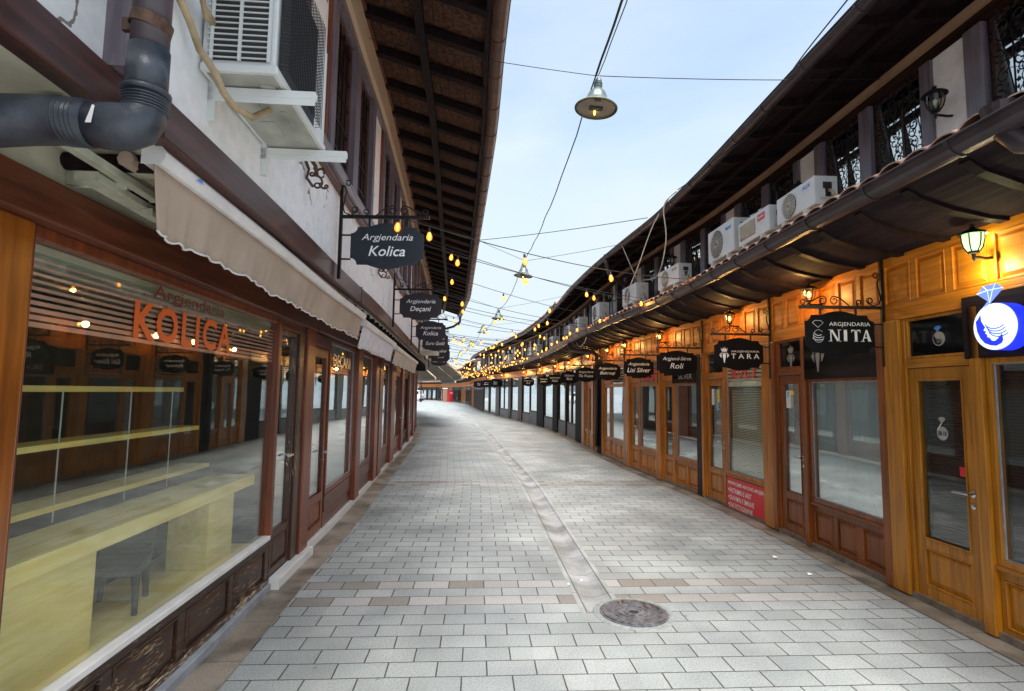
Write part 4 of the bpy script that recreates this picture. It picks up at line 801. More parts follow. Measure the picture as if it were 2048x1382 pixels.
# ------------------------------------------------------------------ awnings
def awning(Ya,Yb,z,label,fab,off=.39,drop=.24,cap='rail_white',scal=.13,near=0):
    M,w,X=unit(L,Ya,Yb); Mi=M.inverted(); t=thing('awning',label,'awning',M,'folded awnings on the left shops')
    Mi=Mi@Matrix(((1,0,0,0),(0,1,0,0),(0,-near/(Yb-Ya),1,near*Yb/(Yb-Ya)),(0,0,0,1)))
    m=MB(); sweep(m,L,Ya,Yb,[(off-.03,z-.035),(off+.035,z-.035),(off+.05,z-.01),(off+.05,z+.012),(off+.03,z+.035),(off-.03,z+.035)],Mi,.6,True); m.build('front_rail',cap,t,bevel=.003)
    FO=lambda Y:.013*math.sin(Y*9+1.5*math.sin(Y*2.3))+.009*math.sin(Y*27+2*math.sin(Y*3.1))+.003*math.sin(Y*71)
    LO=lambda Y:z-.035-drop+.014-.014*abs(math.sin(math.pi*(Y-Ya)/scal+.5*math.sin(Y*3.7)))+.006*math.sin(Y*5.1)
    m=MB(); n=int((Yb-Ya)/.02); vs=[]
    for i in range(n+1):
        Y=Ya+(Yb-Ya)*i/n; fold=FO(Y)
        lo=LO(Y)
        rows=6
        for k in range(rows+1):
            tt=k/rows; sl=max(0,1-(Y-Ya)/.45)*.13*tt if near else 0; vs.append(Mi@L.p(Y+sl,off+.015-tt*.05+fold*tt,z-.03+(lo-z+.03)*tt))
    q=rows+1; m.add(vs,[(i*q+k,i*q+k+1,(i+1)*q+k+1,(i+1)*q+k) for i in range(n) for k in range(rows)])
    o=m.build('valance',fab,t,smooth=True); so=o.modifiers.new('thick','SOLIDIFY'); so.thickness=.003
    m=MB(); vs=[Mi@L.p(Y+(max(0,1-(Y-Ya)/.45)*.13 if near else 0),off+.015-.05+FO(Y),LO(Y)) for Y in (Ya+(Yb-Ya)*i/n for i in range(n+1))]
    m.tube(vs,.005,5); m.build('hem',cap,t)
    m=MB(); sweep(m,L,Ya+.05,Yb-.05,[(off-.12+.03*math.cos(a),z+.0+.03*math.sin(a)) for a in [i*math.pi/4 for i in range(8)]],Mi,.6,True); m.build('roller',fab,t)
    for Y in (Ya+.12,Yb-.2):
        m=MB(); sweep(m,L,Y,Y+.05,rect(.0,off-.03,z-.03,z+.0),Mi,1,True); m.build('arm','cream_metal',t)
    return t,M,Mi
t,M,Mi=awning(1.88,5.80,2.40,'long folded tan awning with scalloped hem over the nearest left shop','awning_tan',near=.05,drop=.22)
# exposed near arm bracket
m=MB(); P=lambda a,b,o0,o1,z0,z1:sweep(m,L,a,b,rect(o0,o1,z0,z1),Mi,1,True)
P(1.62,1.68,.20,.27,2.34,2.46); P(1.68,2.2,.21,.25,2.33,2.36); P(1.9,2.35,.12,.20,2.30,2.33); P(2.2,2.6,.18,.22,2.27,2.30); P(1.66,1.70,.02,.22,2.36,2.40); P(2.0,2.03,.02,.22,2.32,2.40)
m.build('arm_bracket','cream_metal',t,bevel=.003)
# maker mark near the end of the rail
MB().add([tuple(Mi@L.p(a,.447,zz)) for a,zz in ((2.10,2.395),(2.16,2.395),(2.13,2.412))],[(0,1,2)]).build('maker_mark','blue_letter',t)
awning(5.86,8.7,2.34,'pale lilac-white folded awning between the two tan ones','awning_white',scal=.11)
awning(8.95,13.9,2.32,'beige folded awning farthest along the left side','awning_beige',scal=.14)
# ------------------------------------------------------------------ drainpipe at the left
t=thing('drainpipe','thick mauve and blue-grey drainpipe with an elbow at the upper left','drainpipe',I4)
px,py=-1.115,1.56
MB().tube([(px,py,2.60),(px,py,3.9)],.051,28).build('upper_pipe','pipe_mauve',t,smooth=True)
MB().tube([(px,py,2.47),(px,py,2.62)],.0565,28).build('coupling','pipe_blue',t,smooth=True)
m=MB(); pts=[(px,py,2.49),(px,py,2.44),(px-.004,py,2.41),(px-.02,py-.003,2.385),(px-.05,py-.008,2.372),(px-.10,py-.016,2.37),(px-.14,py-.022,2.372)]
m.tube(pts,[.056,.058,.063,.068,.069,.067,.064],28); m.build('elbow','pipe_blue',t,smooth=True)
m=MB()
for z in (2.425,2.434,2.443,2.452,2.461): m.lathe([(.058,-.003),(.0635,-.001),(.0635,.002),(.058,.004)],(px,py,z),28)
m.lathe([(.056,-.010),(.066,-.008),(.067,.004),(.058,.010)],(px,py,2.482),28)
m.build('socket_ribs','pipe_blue',t,smooth=True); m=MB()
for k in range(5):
    q=Matrix.Translation((px-.15-k*.012,py-.024-.002*k,2.373))@Matrix.Rotation(R_(90),4,'Y'); m.lathe([(.064,-.003),(.0705,-.001),(.0705,.002),(.064,.004)],(0,0,0),28,q)
m.build('ribs','pipe_blue',t,smooth=True)
MB().tube([(px-.138,py-.022,2.372),(px-.22,py-.035,2.375),(px-.30,py-.05,2.368),(px-.37,py-.075,2.352),(px-.9,py-.36,2.33)],[.0695,.0695,.071,.073,.073],28).build('lower_pipe','pipe_blue',t,smooth=True)
m=MB(); m.lathe([(.053,-.02),(.057,-.018),(.057,.018),(.053,.02)],(0,0,0),28,Matrix.Translation((px,py,2.70))@Matrix.Rotation(R_(14),4,'Y')); m.box(px-.085,px-.05,py-.008,py+.008,2.68,2.72); m.build('pipe_clamp','rust_iron',t)
MB().add([(px-.105,py-.088,2.345),(px-.09,py-.086,2.40),(px-.083,py-.085,2.397),(px-.088,py-.087,2.345)],[(0,1,2,3)]).build('tape_mark','rail_white',t)
# ------------------------------------------------------------------ air conditioners
def fan_grille(m,cx,cz,r,y,rings=7,sp=16):
    for k in range(1,rings+1):
        rr=r*k/rings; m.tube([(cx+rr*math.cos(a),y,cz+rr*math.sin(a)) for a in [i*math.pi/12 for i in range(25)]],.003,4,False)
    for k in range(sp):
        a=2*math.pi*k/sp; m.tube([(cx+r*.16*math.cos(a),y,cz+r*.16*math.sin(a)),(cx+r*math.cos(a+.35),y,cz+r*math.sin(a+.35))],.0025,4,False)
def ac_unit(label,Yc,z,w=.72,h=.50,d=.25,off=.30,fan=.42,brand=None,bmat='blue_letter',square=False,detail=2,tilt=-12,side=R,lid=False):
    M0,w0,X0=unit(side,Yc-.4,Yc+.4); o=M0@Matrix.Translation((w0/2,-off,z))@Matrix.Rotation(R_(tilt),4,'X'); o=M0@Matrix.Translation((w0/2,-off,z))
    t=thing('air_conditioner',label,'air conditioner',o,'air conditioner units on the canopy roof')
    x0,x1=-w/2,w/2; MB().box(x0,x1,-d/2,d/2,.03,h).build('casing','ac_white',t,bevel=.008 if detail>1 else 0)
    for q in (x0+.12,x1-.16): MB().box(q,q+.05,-d/2-.02,d/2+.02,-.04,.029).build('foot','grille_cream',t)
    fx=x0+w*fan*.86; r=h*.40; y=-d/2
    if square:
        MB().box(x0+.05,x0+w*.58,y-.006,y-.001,.09,h-.05).build('coil','hose_tan',t); m=MB()
        for i in range(8): m.box(x0+.05,x0+w*.58,y-.012,y-.006,.10+i*(h-.16)/8,.108+i*(h-.16)/8)
        m.build('grille','grille_cream',t)
    else:
        MB().lathe([(0,0),(r,0)],n=28,M=Matrix.Translation((fx,y-.0015,h*.52))@Matrix.Rotation(R_(90),4,'X')).build('fan_opening','ac_dark',t)
        m=MB(); fan_grille(m,fx,h*.52,r,y-.012,7 if detail>1 else 4,18 if detail>1 else 10); m.build('grille','grille_cream',t)
        MB().lathe([(0,-.018),(r*.17,-.018),(r*.17,0)],n=16,M=Matrix.Translation((fx,y,h*.52))@Matrix.Rotation(R_(90),4,'X')).build('fan_boss','ac_white',t)
    # recessed grip and service cover on the end facing down the street
    m=MB(); m.box(x1,x1+.006,-.03,.05,h-.12,h-.06); m.box(x1,x1+.004,-.01,.04,.10,.20); m.build('service_grip','ac_dark' if detail>1 else 'grille_cream',t)
    MB().frame(x1-.0,x1+.01,.08,h-.2,.004,-.06,.06).build('service_cover','grille_cream',t)
    MB().tube([(x1+.01,.02,.16),(x1+.06,.02,.13),(x1+.08,.05,.02),(x1+.05,.1,-.05),(x1-.1,.16,-.05)],.014,7).build('hose','hose_tan',t,smooth=True)
    if brand:
        if square: MB().box(x0+w*.66,x0+w*.88,y-.004,y-.001,h*.62,h*.86).build('badge','red_board',t); text(t,brand,x0+w*.68,x0+w*.86,h*.70,h*.78,y-.005,'white_letter',bold=.02)
        else: text(t,brand,x1-w*.30,x1-w*.08,h*.74,h*.86,y-.002,bmat,shear=.2,bold=.03)
    return t
zt=lambda off:3.13+(.8-off)/.83*.34
ac_unit('white unit with a round grille and blue three-letter mark, nearest on the canopy tiles',5.12,3.31,.66,.30,.22,.42,brand='AUX')
ac_unit('white unit with a square dusty coil and red badge on the canopy tiles',5.97,3.32,.72,.31,.22,.42,brand='Toshiba',square=True)
ac_unit('largest white unit with a big round grille and blue lettering, third on the canopy tiles',6.86,3.33,.74,.45,.24,.40,brand='Panasonic')
ac_unit('small white unit behind a hanging bulb, fourth on the canopy tiles',8.75,3.32,.8,.33,.22,.4,brand='LG',bmat='ac_dark')
ac_unit('white unit with two white hoses rising above it',10.6,3.34,.8,.38,.24,.36,detail=1)
ac_unit('white unit beside a looped white hose near the upper downspout',13.1,3.34,.75,.42,.24,.36,detail=1)
for Yc,lb in ((15.6,'small white unit below the pair of hanging bulbs'),(17.3,'low white unit in front of the glazed upper gallery'),(24.6,'left-hand unit of the far white pair'),(26.2,'right-hand unit of the far white pair'),(31.5,'tiny white unit on the far roof bend'),(21,'far white unit between the street bulbs')):
    ac_unit(lb,Yc,3.36,.72,.40,.25,.34,detail=1)
# big unit on the left wall
M0,w0,X0=unit(L,1.9,2.9); J=M0@Matrix.Translation((0,-.45,0))
t=thing('air_conditioner','large dirty white air conditioner on steel brackets high on the left wall','air conditioner',J)
xa,xb=X0(2.03),X0(2.76); zb=2.872; y0,y1=-.315,-.012
m=MB(); m.box(xa,xb,y0,y1,zb,zb+.035); m.box(xa+.012,xb,y0+.012,y1,zb+.035,zb+.56); m.build('casing','ac_white',t,bevel=.006)
MB().box(xa+.02,xb-.02,y0+.02,y1-.02,zb-.004,zb-.0005).build('base_pan','ac_dirty',t)
m=MB()
for a,b,c,d_ in ((.08,.22,.04,.10),(.30,.5,.06,.09),(.12,.3,.16,.20),(.40,.55,.15,.22)): m.box(xa+a,xa+b,y0+c,y0+d_,zb-.010,zb-.004)
m.build('base_ribs','ac_dirty',t,bevel=.003)
MB().box(xa+.002,xa+.010,y0+.035,y1-.03,zb+.05,zb+.52).build('vent_recess','ac_dark',t)
m=MB(); n=19
for i in range(n): zz=zb+.055+i*.0245; m.add([(xa-.004,y0+.03,zz),(xa-.004,y1-.025,zz),(xa+.004,y1-.025,zz+.011),(xa+.004,y0+.03,zz+.011)],[(3,2,1,0)]); m.box(xa-.004,xa+.004,y0+.03,y1-.025,zz,zz+.004)
for q in (.03,.145,.255): m.box(xa-.006,xa+.003,y0+q,y0+q+.012,zb+.045,zb+.53)
m.build('louvres','ac_white',t)
m=MB()
for i in range(34): zz=zb+.03+i*.0155; m.tube([(xa+.02,y0-.004,zz),(xa+.03,y0-.034,zz),(xa+.50,y0-.034,zz),(xa+.51,y0-.004,zz)],.0016,4,False)
for i in range(22): q=xa+.035+i*.0225; m.tube([(q,y0-.036,zb+.02),(q,y0-.036,zb+.56)],.0016,4,False)
m.build('mesh_guard','iron',t)
MB().box(xa+.03,xa+.5,y0-.002,y0+.001,zb+.03,zb+.54).build('fan_opening','ac_dark',t)
for q in (xa+.10,xb-.06):
    b=MB(); b.box(q,q+.03,-.44,-.0,zb-.045,zb-.012); b.box(q,q+.004,-.44,0,zb-.075,zb-.045); b.box(q,q+.03,-.03,.0,zb-.16,zb+.6); b.build('bracket','ac_white',t,bevel=.002)
MB().tube([(xa-.36,-.02,zb+.22),(xa-.24,-.03,zb+.17),(xa-.14,-.04,zb+.10),(xa-.10,-.06,zb+.02),(xa-.03,-.09,zb-.03),(xa+.0,-.11,zb-.09),(xa+.06,-.13,zb-.12),(xa+.16,-.16,zb-.11),(xa+.24,-.2,zb-.03)],.014,10).build('drain_hose','hose_tan',t,smooth=True)
m=MB()
for k in range(4): m.tube([(xa-.30,-.03-.012*k,zb+.33-.012*k),(xa-.18,-.05-.01*k,zb+.27-.01*k),(xa-.05,-.05,zb+.22-.012*k),(xa+.03,-.06,zb+.2)],.009,7)
m.build('pipe_bundle','hose_tan',t,smooth=True)
# far unit on the left wall
M1,w1,X1=unit(L,13.6,14.6); t=thing('air_conditioner','small cream air conditioner on the left wall beyond the hanging signs','air conditioner',M1@Matrix.Translation((0,-.45,0)))
MB().box(.1,.85,-.42,-.08,2.62,3.1).build('casing','ac_white',t); MB().box(.05,.1,-.38,-.12,2.68,3.04).build('vent','ac_dark',t); MB().box(.15,.2,-.5,0,2.54,2.62).build('bracket','grille_cream',t); MB().box(.7,.75,-.5,0,2.54,2.62).build('bracket','grille_cream',t)
# ------------------------------------------------------------------ hanging signs
def sign_plate(w,h):
    pts=[]; c=.055; hw,hh=w/2,h/2-.035
    pts+=[(-hw,-hh+c)]; 
    for i in range(1,6): a=R_(90-i*18); pts.append((-hw+c*math.cos(a)*.999,-hh+c*math.sin(a)))
    pts=[(-hw,-hh+c)]+[(-hw+c*math.sin(R_(18*i)),-hh+c*math.cos(R_(18*i))) for i in range(1,6)]
    pts+=[(-hw+.14+ (w-.28)*i/8,-hh-.035*math.sin(math.pi*i/8)) for i in range(9)]
    pts+=[(hw-c*math.cos(R_(18*i)),-hh+c*math.sin(R_(18*i))) for i in range(0,6)]
    up=[(x,-z) for x,z in pts][::-1]
    return pts+up
def swirl(m,pts,y,r=.006): m.tube([(a,y,b) for a,b in pts],r,5,False)
def hanging_sign(side,Yw,off0,zc,l1,l2,label,mat='black_paint',w=.60,h=.40,style='italic',detail=2,armz=None,pz=None,rot=0):
    s=1 if side is L else -1
    base=side.p(Yw,off0,0); M=Matrix.Translation(base)@Matrix.Rotation(R_(rot),4,'Z')
    t=thing('hanging_sign',label,'sign',M,'hanging shop signs on iron brackets')
    az=armz or zc+.245; p0,p1=pz or (zc-.30,zc+.60); X=lambda v:s*v
    m=MB(); m.box(X(0),X(.025),-.012,.012,p0,p1); m.box(X(.025),X(.74),-.012,.012,az-.013,az+.013)
    for q in (.09,-.11): m.box(X(.025),X(.10),-.006,.006,zc+q-.006,zc+q+.006)
    for q in (.24,.55): m.box(X(q),X(q)+s*.016,-.006,.006,zc+h/2-.03,az-.013)
    if detail:
        T=.0055; F=lambda L_:[(X(a),az+.013+b) for a,b in L_]
        def hook(cx,cz,r,st,turn,d): return [(cx+r*(1-.6*i/12)*math.cos(st+d*turn*i/12),cz+r*(1-.6*i/12)*math.sin(st+d*turn*i/12)) for i in range(13)]
        for L_ in ([(.30,.0),(.34,.035),(.385,.07),(.43,.085)]+hook(.43,.045,.04,R_(90),R_(400),-1),
                   [(.68,.0),(.63,.035),(.575,.07),(.535,.085)]+hook(.535,.045,.04,R_(90),R_(400),1),
                   hook(.215,.03,.028,R_(-90),R_(420),1), hook(.70,.032,.028,R_(-110),R_(420),1),
                   [(.028,.26),(.05,.20),(.035,.12),(.025,.07),(.04,.02),(.09,.0),(.14,.03)]+hook(.12,.045,.03,R_(0),R_(400),1),
                   hook(.06,.27,.03,R_(180),R_(400),-1)): swirl(m,F(L_),0,T)
    m.build('bracket','iron',t)
    cx=X(.10+w/2); b=MB().prism([(cx+x,zc+z) for x,z in sign_plate(w,h)],-.012,-.004).build('board',mat,t,bevel=.0015 if detail>1 else 0)
    if detail>1:
        m=MB()
        for a,c in ((-.30,.09),(-.30,-.09),(.30,.09),(.30,-.09),(-.16,h/2-.045),(.16,h/2-.045),(-.16,-h/2+.045),(.16,-h/2+.045)):
            m.lathe([(0,-.005),(.006,-.004),(.007,0)],n=8,M=Matrix.Translation((cx+a*w/.62,-.012,zc+c))@Matrix.Rotation(R_(90),4,'X'))
        m.build('bolts','steel',b)
    y=-.0135
    if style=='italic':
        n1=min(w*.70,len(l1)*.04*w/.6); n2=min(w*.78,len(l2)*.050*w/.6)
        text(b,l1,cx-n1*.5,cx+n1*.5,zc+.03,zc+.10,y,'white_letter',shear=.28,bold=0); text(b,l2,cx-n2*.5,cx+n2*.5,zc-.085,zc+.0,y,'white_letter',shear=.25,bold=.01 if side is L else .002)
    return t,b,cx
Y=4.3
hanging_sign(L,4.3,.49,2.775,'Argjendaria','Kolica','slate-blue sign reading Argjendaria Kolica, largest and nearest on the left','sign_navy',.60,.385,pz=(2.50,3.40))
hanging_sign(L,7.6,.49,2.80,'Argjendaria','Deçani','dark aubergine sign reading Argjendaria Deçani, second on the left','sign_aubergine',.60,.40)
hanging_sign(L,10.8,.49,2.80,'Argjendaria','Kolica','smaller aubergine sign reading Argjendaria Kolica, third on the left','sign_aubergine',.60,.42)
for Yw,a,b,lb in ((13.1,'Argjendaria','Euro Gold','aubergine sign reading Euro Gold, partly behind the third left sign'),(15.6,'Argjendaria','Pllana Silver','dark sign reading Silver half hidden behind Euro Gold'),(18.2,'Argjendaria','Luna','dark sign with one short word below the Silver sign'),(21,'Argjendaria','Ultra Gold','lowest and farthest dark sign on the left side')):
    hanging_sign(L,Yw,.49,2.80-.0*Yw,a,b,lb,'sign_aubergine',.62,.46,detail=1)
t,b,cx=hanging_sign(R,4.66,.03,2.14,'','','black sign reading Argjendaria Nita with a diamond and face emblem, nearest on the right',style='none',pz=(1.86,2.80),armz=2.375)
text(b,'ARGJENDARIA',cx-.09,cx+.265,2.20,2.243,-.0135,'white_letter'); serif(b,'NITA',cx-.09,cx+.275,2.075,2.178,-.0135,'white_letter')
m=MB(); g=[(-.235,.045+2.19),(-.215,.065+2.19),(-.165,.065+2.19),(-.142,.045+2.19),(-.188,.005+2.19)]
m.tube([(cx+a,-.014,z) for a,z in g+[g[0]]],.0022,4); m.tube([(cx+.045*math.cos(a)-.185,-.014,2.12+.055*math.sin(a)) for a in [R_(i*20) for i in range(2,19)]],.0015,4)
for q in range(3): m.tube([(cx-.185+(.035+.008*q)*math.cos(a),-.014,2.15-.02*q+.025*math.sin(a)) for a in [R_(190+i*18) for i in range(8)]],.003,4)
m.build('emblem','white_letter',b)
t,b,cx=hanging_sign(R,6.60,.03,2.10,'','','black sign reading Argjendaria Tara with a crowned gem crest, second on the right',style='none',pz=(1.80,2.80),armz=2.345)
text(b,'ARGJENDARIA',cx-.095,cx+.25,2.115,2.145,-.0135,'white_letter'); text(b,'T A R A',cx-.095,cx+.25,2.045,2.105,-.0135,'white_letter',bold=.006); crown_crest(b,cx-.18,2.10,.12,-.0135,'white_letter')
for Yw,a,b,lb,w in ((8.55,'Argjend-Sërm','Roli','black sign reading Argjend-Sërm Roli, third on the right',.64),(10.25,'Argjendaria','Lisi Silver','black sign reading Argjendaria Lisi Silver beside a lantern',.56),(12.2,'Argjendaria','Bakraqi','black sign reading Argjendaria Bakraqi next to the thick pillar',.58),(14.45,'Argjendaria','Te Kujta','black sign reading Argjendaria Te Kujta under the gutter outlet',.56),
   (17.3,'Gelateri','Mode','black sign reading Mode, far right side',.56),(20.4,'Argjend Argjendari','XGold','black sign with a long first line, beyond the Mode sign',.56),(22.6,'Argjendaria','Juelle D','black sign half hidden by the one in front of it, on the right',.56),(26.5,'Argjendaria','Arti','black sign reading Arti over the dark brown shop',.6),(34.4,'Pano','Uno','small far black sign beside the white lit window',.9),(37.6,'Bijou','Modus','small far black sign left of the white lit window',.9),(41.5,'Bijou','Uli','smallest far black sign above the black pillars',.9)):
    hanging_sign(R,Yw,.03,2.09 if Yw<30 else 2.15,a,b,lb,'black_paint',w,.40 if Yw<30 else .5,detail=2 if Yw<11 else 1,pz=(1.78,2.78))
# ------------------------------------------------------------------ wall lanterns
def lantern_mesh(M,label,lit=None,group='wall lanterns on the right side'):
    """M: origin at wall plate, local -y points away from the wall"""
    t=thing('wall_lantern',label,'lantern',M,group)
    m=MB(); m.lathe([(0,-.012),(.04,-.012),(.05,-.004),(.05,0)],n=8,M=Matrix.Rotation(R_(90),4,'X')@Matrix.Translation((0,0,.0))); m.tube([(0,-.0,0),(0,-.04,-.005),(0,-.09,.0),(0,-.13,.0)],.010,8)
    m.tube([(0,-.13,-.03),(0,-.13,.02)],[.006,.014],8); m.build('arm','iron',t)
    m=MB(); c=(0,-.13,.02); m.lathe([(.0,0),(.03,.005),(.036,.02)],c,12); m.lathe([(.085,.135),(.083,.142),(.062,.158),(.035,.172),(.018,.178),(.014,.19),(.018,.2),(.0,.215)],c,16); m.lathe([(.085,.135),(.06,.14),(0,.14)],c,16)
    for k in range(6):
        a=math.pi*k/3; ca,sa=math.cos(a),math.sin(a); m.tube([(c[0]+r*ca,c[1]+r*sa,c[2]+z) for r,z in ((.034,.018),(.052,.05),(.061,.09),(.064,.137))],.0045,5)
    m.build('cage','iron' if not lit=='x' else 'iron',t)
    m=MB(); m.lathe([(.03,.02),(.048,.05),(.057,.09),(.060,.135)],c,18); m.build('glass_shade',{'cool':'lantern_lit','amber':'glass_lamp'}.get(lit,'glass_lamp'),t,smooth=True)
    if lit=='cool': pass
    if lit: 
        m=MB(); m.lathe([(0,.05),(.016,.06),(.018,.09),(.0,.115)],c,10); m.build('lamp_bulb','lantern_core' if lit=='cool' else 'bulb_core',t,smooth=True)
    else: MB().lathe([(0,.05),(.014,.06),(.016,.09),(.0,.11)],c,8).build('lamp_bulb','rail_white',t,smooth=True)
    return t
def wall_at(side,Y,z,off=.0):
    M,w,X=unit(side,Y-.3,Y+.3); return M@Matrix.Translation((w/2,-off,z))
def light(loc,e,col,r=.03,name='lamp_light'):
    l=bpy.data.lights.new(name,'POINT'); l.energy=e; l.color=col; l.shadow_soft_size=r; o=bpy.data.objects.new(name,l); COL.objects.link(o); o.location=loc; return o
lt=lantern_mesh(wall_at(R,3.62,2.56,.03),'lit greenish-white lantern glowing on the wall at the right edge','cool')
light(lt.matrix_world@Vector((0,-.13,.0))+Vector((0,0,-.06)),1.1,(1,.95,.5)); light(lt.matrix_world@Vector((0,-.03,.14)),.12,(.95,1,.5))
for Yw,lb in ((5.55,'amber-tinted lantern beside the Nita sign under the eave'),(7.4,'lantern under the eave just behind the Tara sign bracket'),(9.9,'lantern under the eave between the Roli and Lisi signs'),(11.8,'lantern left of the Lisi sign under the eave'),(13.2,'lantern above the Bakraqi sign'),(15.5,'far small lantern above the Te Kujta sign'),(18.9,'added far lantern above the first black-framed shop'),(21.6,'added far lantern above the single wide pane'),(25.0,'added far lantern above the third black-framed shop'),(28.8,'added far lantern above the shop with two panes'),(34.5,'added far lantern above the two grey panes'),(40,'added farthest lantern above the white lit window')):  # farther half of these lanterns added to warm the distant fascia
    lt=lantern_mesh(wall_at(R,Yw,2.55,.03),lb,'amber'); light(lt.matrix_world@Vector((0,-.24,.10)),1.9 if Yw<16 else 4,(1,.55,.16),.05)  # warm bulbs and lights added at the lanterns to brighten the fascia
for Yw,lb in ((3.9,'upper lantern on the white panel nearest the right edge'),(5.73,'upper lantern on the white panel above the blue-marked air conditioner'),(9.4,'upper lantern behind the fourth air conditioner'),(13.0,'upper lantern beside the downspout bend'),(18.5,'pair-right upper lantern on the far gallery'),(19.5,'pair-left upper lantern on the far gallery')):
    lantern_mesh(wall_at(R,Yw,3.72 if Yw<8 else 3.85,.0),lb)
for Yw,lb in ((3.42,'curled wrought iron ornament on the left wall under the big air conditioner'),(6.3,'curled wrought iron ornament behind the big slate sign')):
    M=wall_at(L,Yw,2.99,.45)@Matrix.Diagonal((1.35,1.35,1.35,1)); t=thing('wall_scroll',lb,'wrought iron ornament',M,'wrought iron wall scrolls'); m=MB()
    for cy,cz,r0,st,dd,xx in ((-.055,-.01,.034,R_(60),1,.012),(-.075,.03,.026,R_(200),-1,-.012),(-.035,.035,.022,R_(120),1,-.004),(-.095,-.025,.02,R_(20),-1,.004)):
        m.tube([(xx+.004*k,cy+r0*(1-.7*k/14)*math.cos(st+dd*k*.5),cz+r0*(1-.7*k/14)*math.sin(st+dd*k*.5)) for k in range(15)],[.0065-.0002*k for k in range(15)],6)
    m.tube([(0,0,.13),(.004,-.03,.10),(-.004,-.055,.06),(.006,-.06,.02)],.010,7); m.tube([(0,0,.10),(.01,-.02,.05),(.0,-.015,.0),(.008,-.045,-.04)],.007,6); m.build('scrolls','rust_iron',t,smooth=True)
    MB().lathe([(0,-.01),(.02,-.008),(.022,0)],n=10,M=Matrix.Translation((0,-.0,.11))@Matrix.Rotation(R_(90),4,'X')).build('wall_plate','rust_iron',t)
# ------------------------------------------------------------------ pendant street lamps and their cables
def pendant(loc,label,s=1.0,src=None):
    M=Matrix.Translation(loc)@Matrix.Rotation(R_(5),4,'Y')
    if src: return copy_tree(src,None,label,M)
    t=thing('pendant_lamp',label,'street lamp',M,'bell pendant lamps over the street')
    m=MB(); m.lathe([(.170,0),(.172,.006),(.160,.018),(.125,.042),(.098,.062),(.088,.082),(.080,.11),(.066,.14),(.045,.162),(.030,.17)],n=36); m.lathe([(.165,.004),(.12,.034),(.094,.055),(.0,.06)],n=36); m.build('shade','lamp_shade',t,smooth=True)
    m=MB(); m.lathe([(.168,-.004),(.174,-.002),(.176,.006),(.170,.010),(.158,.004),(.160,-.004)],n=36); m.build('rim','lamp_rim',t,smooth=True)
    MB().lathe([(0,.008),(.156,.008)],n=30).build('lens','lamp_under',t)
    m=MB(); m.box(-.055,.055,-.028,.028,-.002,.0075); m.box(-.03,.02,-.16,-.125,-.006,.007); m.build('lamp_holder','ac_dark',t); MB().box(-.02,.018,-.02,.02,-.006,-.002).build('reflector','glass_lamp',t)
    MB().tube([(-.005,.03,-.003),(.002,.085,-.003)],.006,6).build('filament','filament',t)
    m=MB(); m.lathe([(.03,.165),(.036,.17),(.036,.18),(.028,.185),(.036,.19),(.036,.20),(.028,.205),(.036,.21),(.036,.22),(.026,.225),(.030,.232),(.026,.25),(.0,.255)],n=20); m.build('neck','lamp_shade',t)
    m=MB(); m.tube([(-.02,0,.25),(-.012,0,.27),(0,0,.262),(.012,0,.27),(.02,0,.25)],.003,5); m.tube([(0,0,.25),(0,0,.29)],.004,5); m.build('hook','steel',t)
    return t
PL=[]
plist=[(.66,4.24,3.92,'nearest bell-shaped green-grey pendant lamp high over the street'),(.19,9.9,3.75,'second bell pendant lamp with a bulb in front of it'),(-.38,14.2,3.52,'third bell pendant lamp over the street'),(-1.13,20,3.78,'fourth bell pendant lamp above the string lights'),(-2.0,26,3.76,'fifth bell pendant lamp, small against the pale sky'),(-3.1,32,3.7,'sixth bell pendant lamp near the bend'),(-4.3,38.5,3.7,'seventh bell pendant lamp, tiny beyond the bend'),(-5.6,45,3.7,'farthest bell pendant lamp')]
src=None
for x,y,z,lb in plist:
    p=pendant((x,y,z),lb,src=src); src=src or p; PL.append(Vector((x,y,z)))
def cable(a,b,sag,r,label,n=14,mat='cable_black',wob=0,name='overhead_cable'):
    a=Vector(a); b=Vector(b); rnd=random.Random(int(a.x*100+b.y*10)); pts=[]
    for i in range(n+1):
        t=i/n; p=a.lerp(b,t); p.z-=sag*4*t*(1-t)
        if wob and 0<i<n: p+=Vector((rnd.uniform(-wob,wob),0,rnd.uniform(-wob,wob)))
        pts.append(p)
    o=MB().tube(pts,r,6).build(name,mat); return tag(o,label,'cable','cables over the street')
top=lambda p:p+Vector((0,0,.285))
_q=atY(1245,0,3.25); _e=top(PL[0])+(_q-top(PL[0]))*3.4
cable(_e,top(PL[0]),.0,.009,'thick black cable running overhead to the nearest pendant lamp',wob=.004)
cable(_e+Vector((.04,0,.02)),top(PL[0])+Vector((.02,0,0)),.02,.004,'thin black wire twisted beside the thick cable to the nearest pendant lamp',wob=.006)
cb=['cable sagging between the first and second pendant lamps','cable sagging between the second and third pendant lamps','cable between the third and fourth pendant lamps','cable between the fourth and fifth pendant lamps','cable between the fifth and sixth pendant lamps','cable between the sixth and seventh pendant lamps','cable between the last two pendant lamps']
for i in range(len(PL)-1): cable(top(PL[i]),top(PL[i+1]),.18+.05*i,.006,cb[i],wob=.008)
span=[('steel cross wire carrying the nearest pendant lamp to both walls','steel cross wire carrying the second pendant lamp'),]
cable(L.p(4.9,.55,4.98),top(PL[0]),.02,.003,'thin cross wire from the left cornice to the nearest pendant lamp'); cable(top(PL[0]),R.p(4.55,.05,4.4),.02,.0035,'thin cross wire from the nearest pendant lamp to the right cornice')
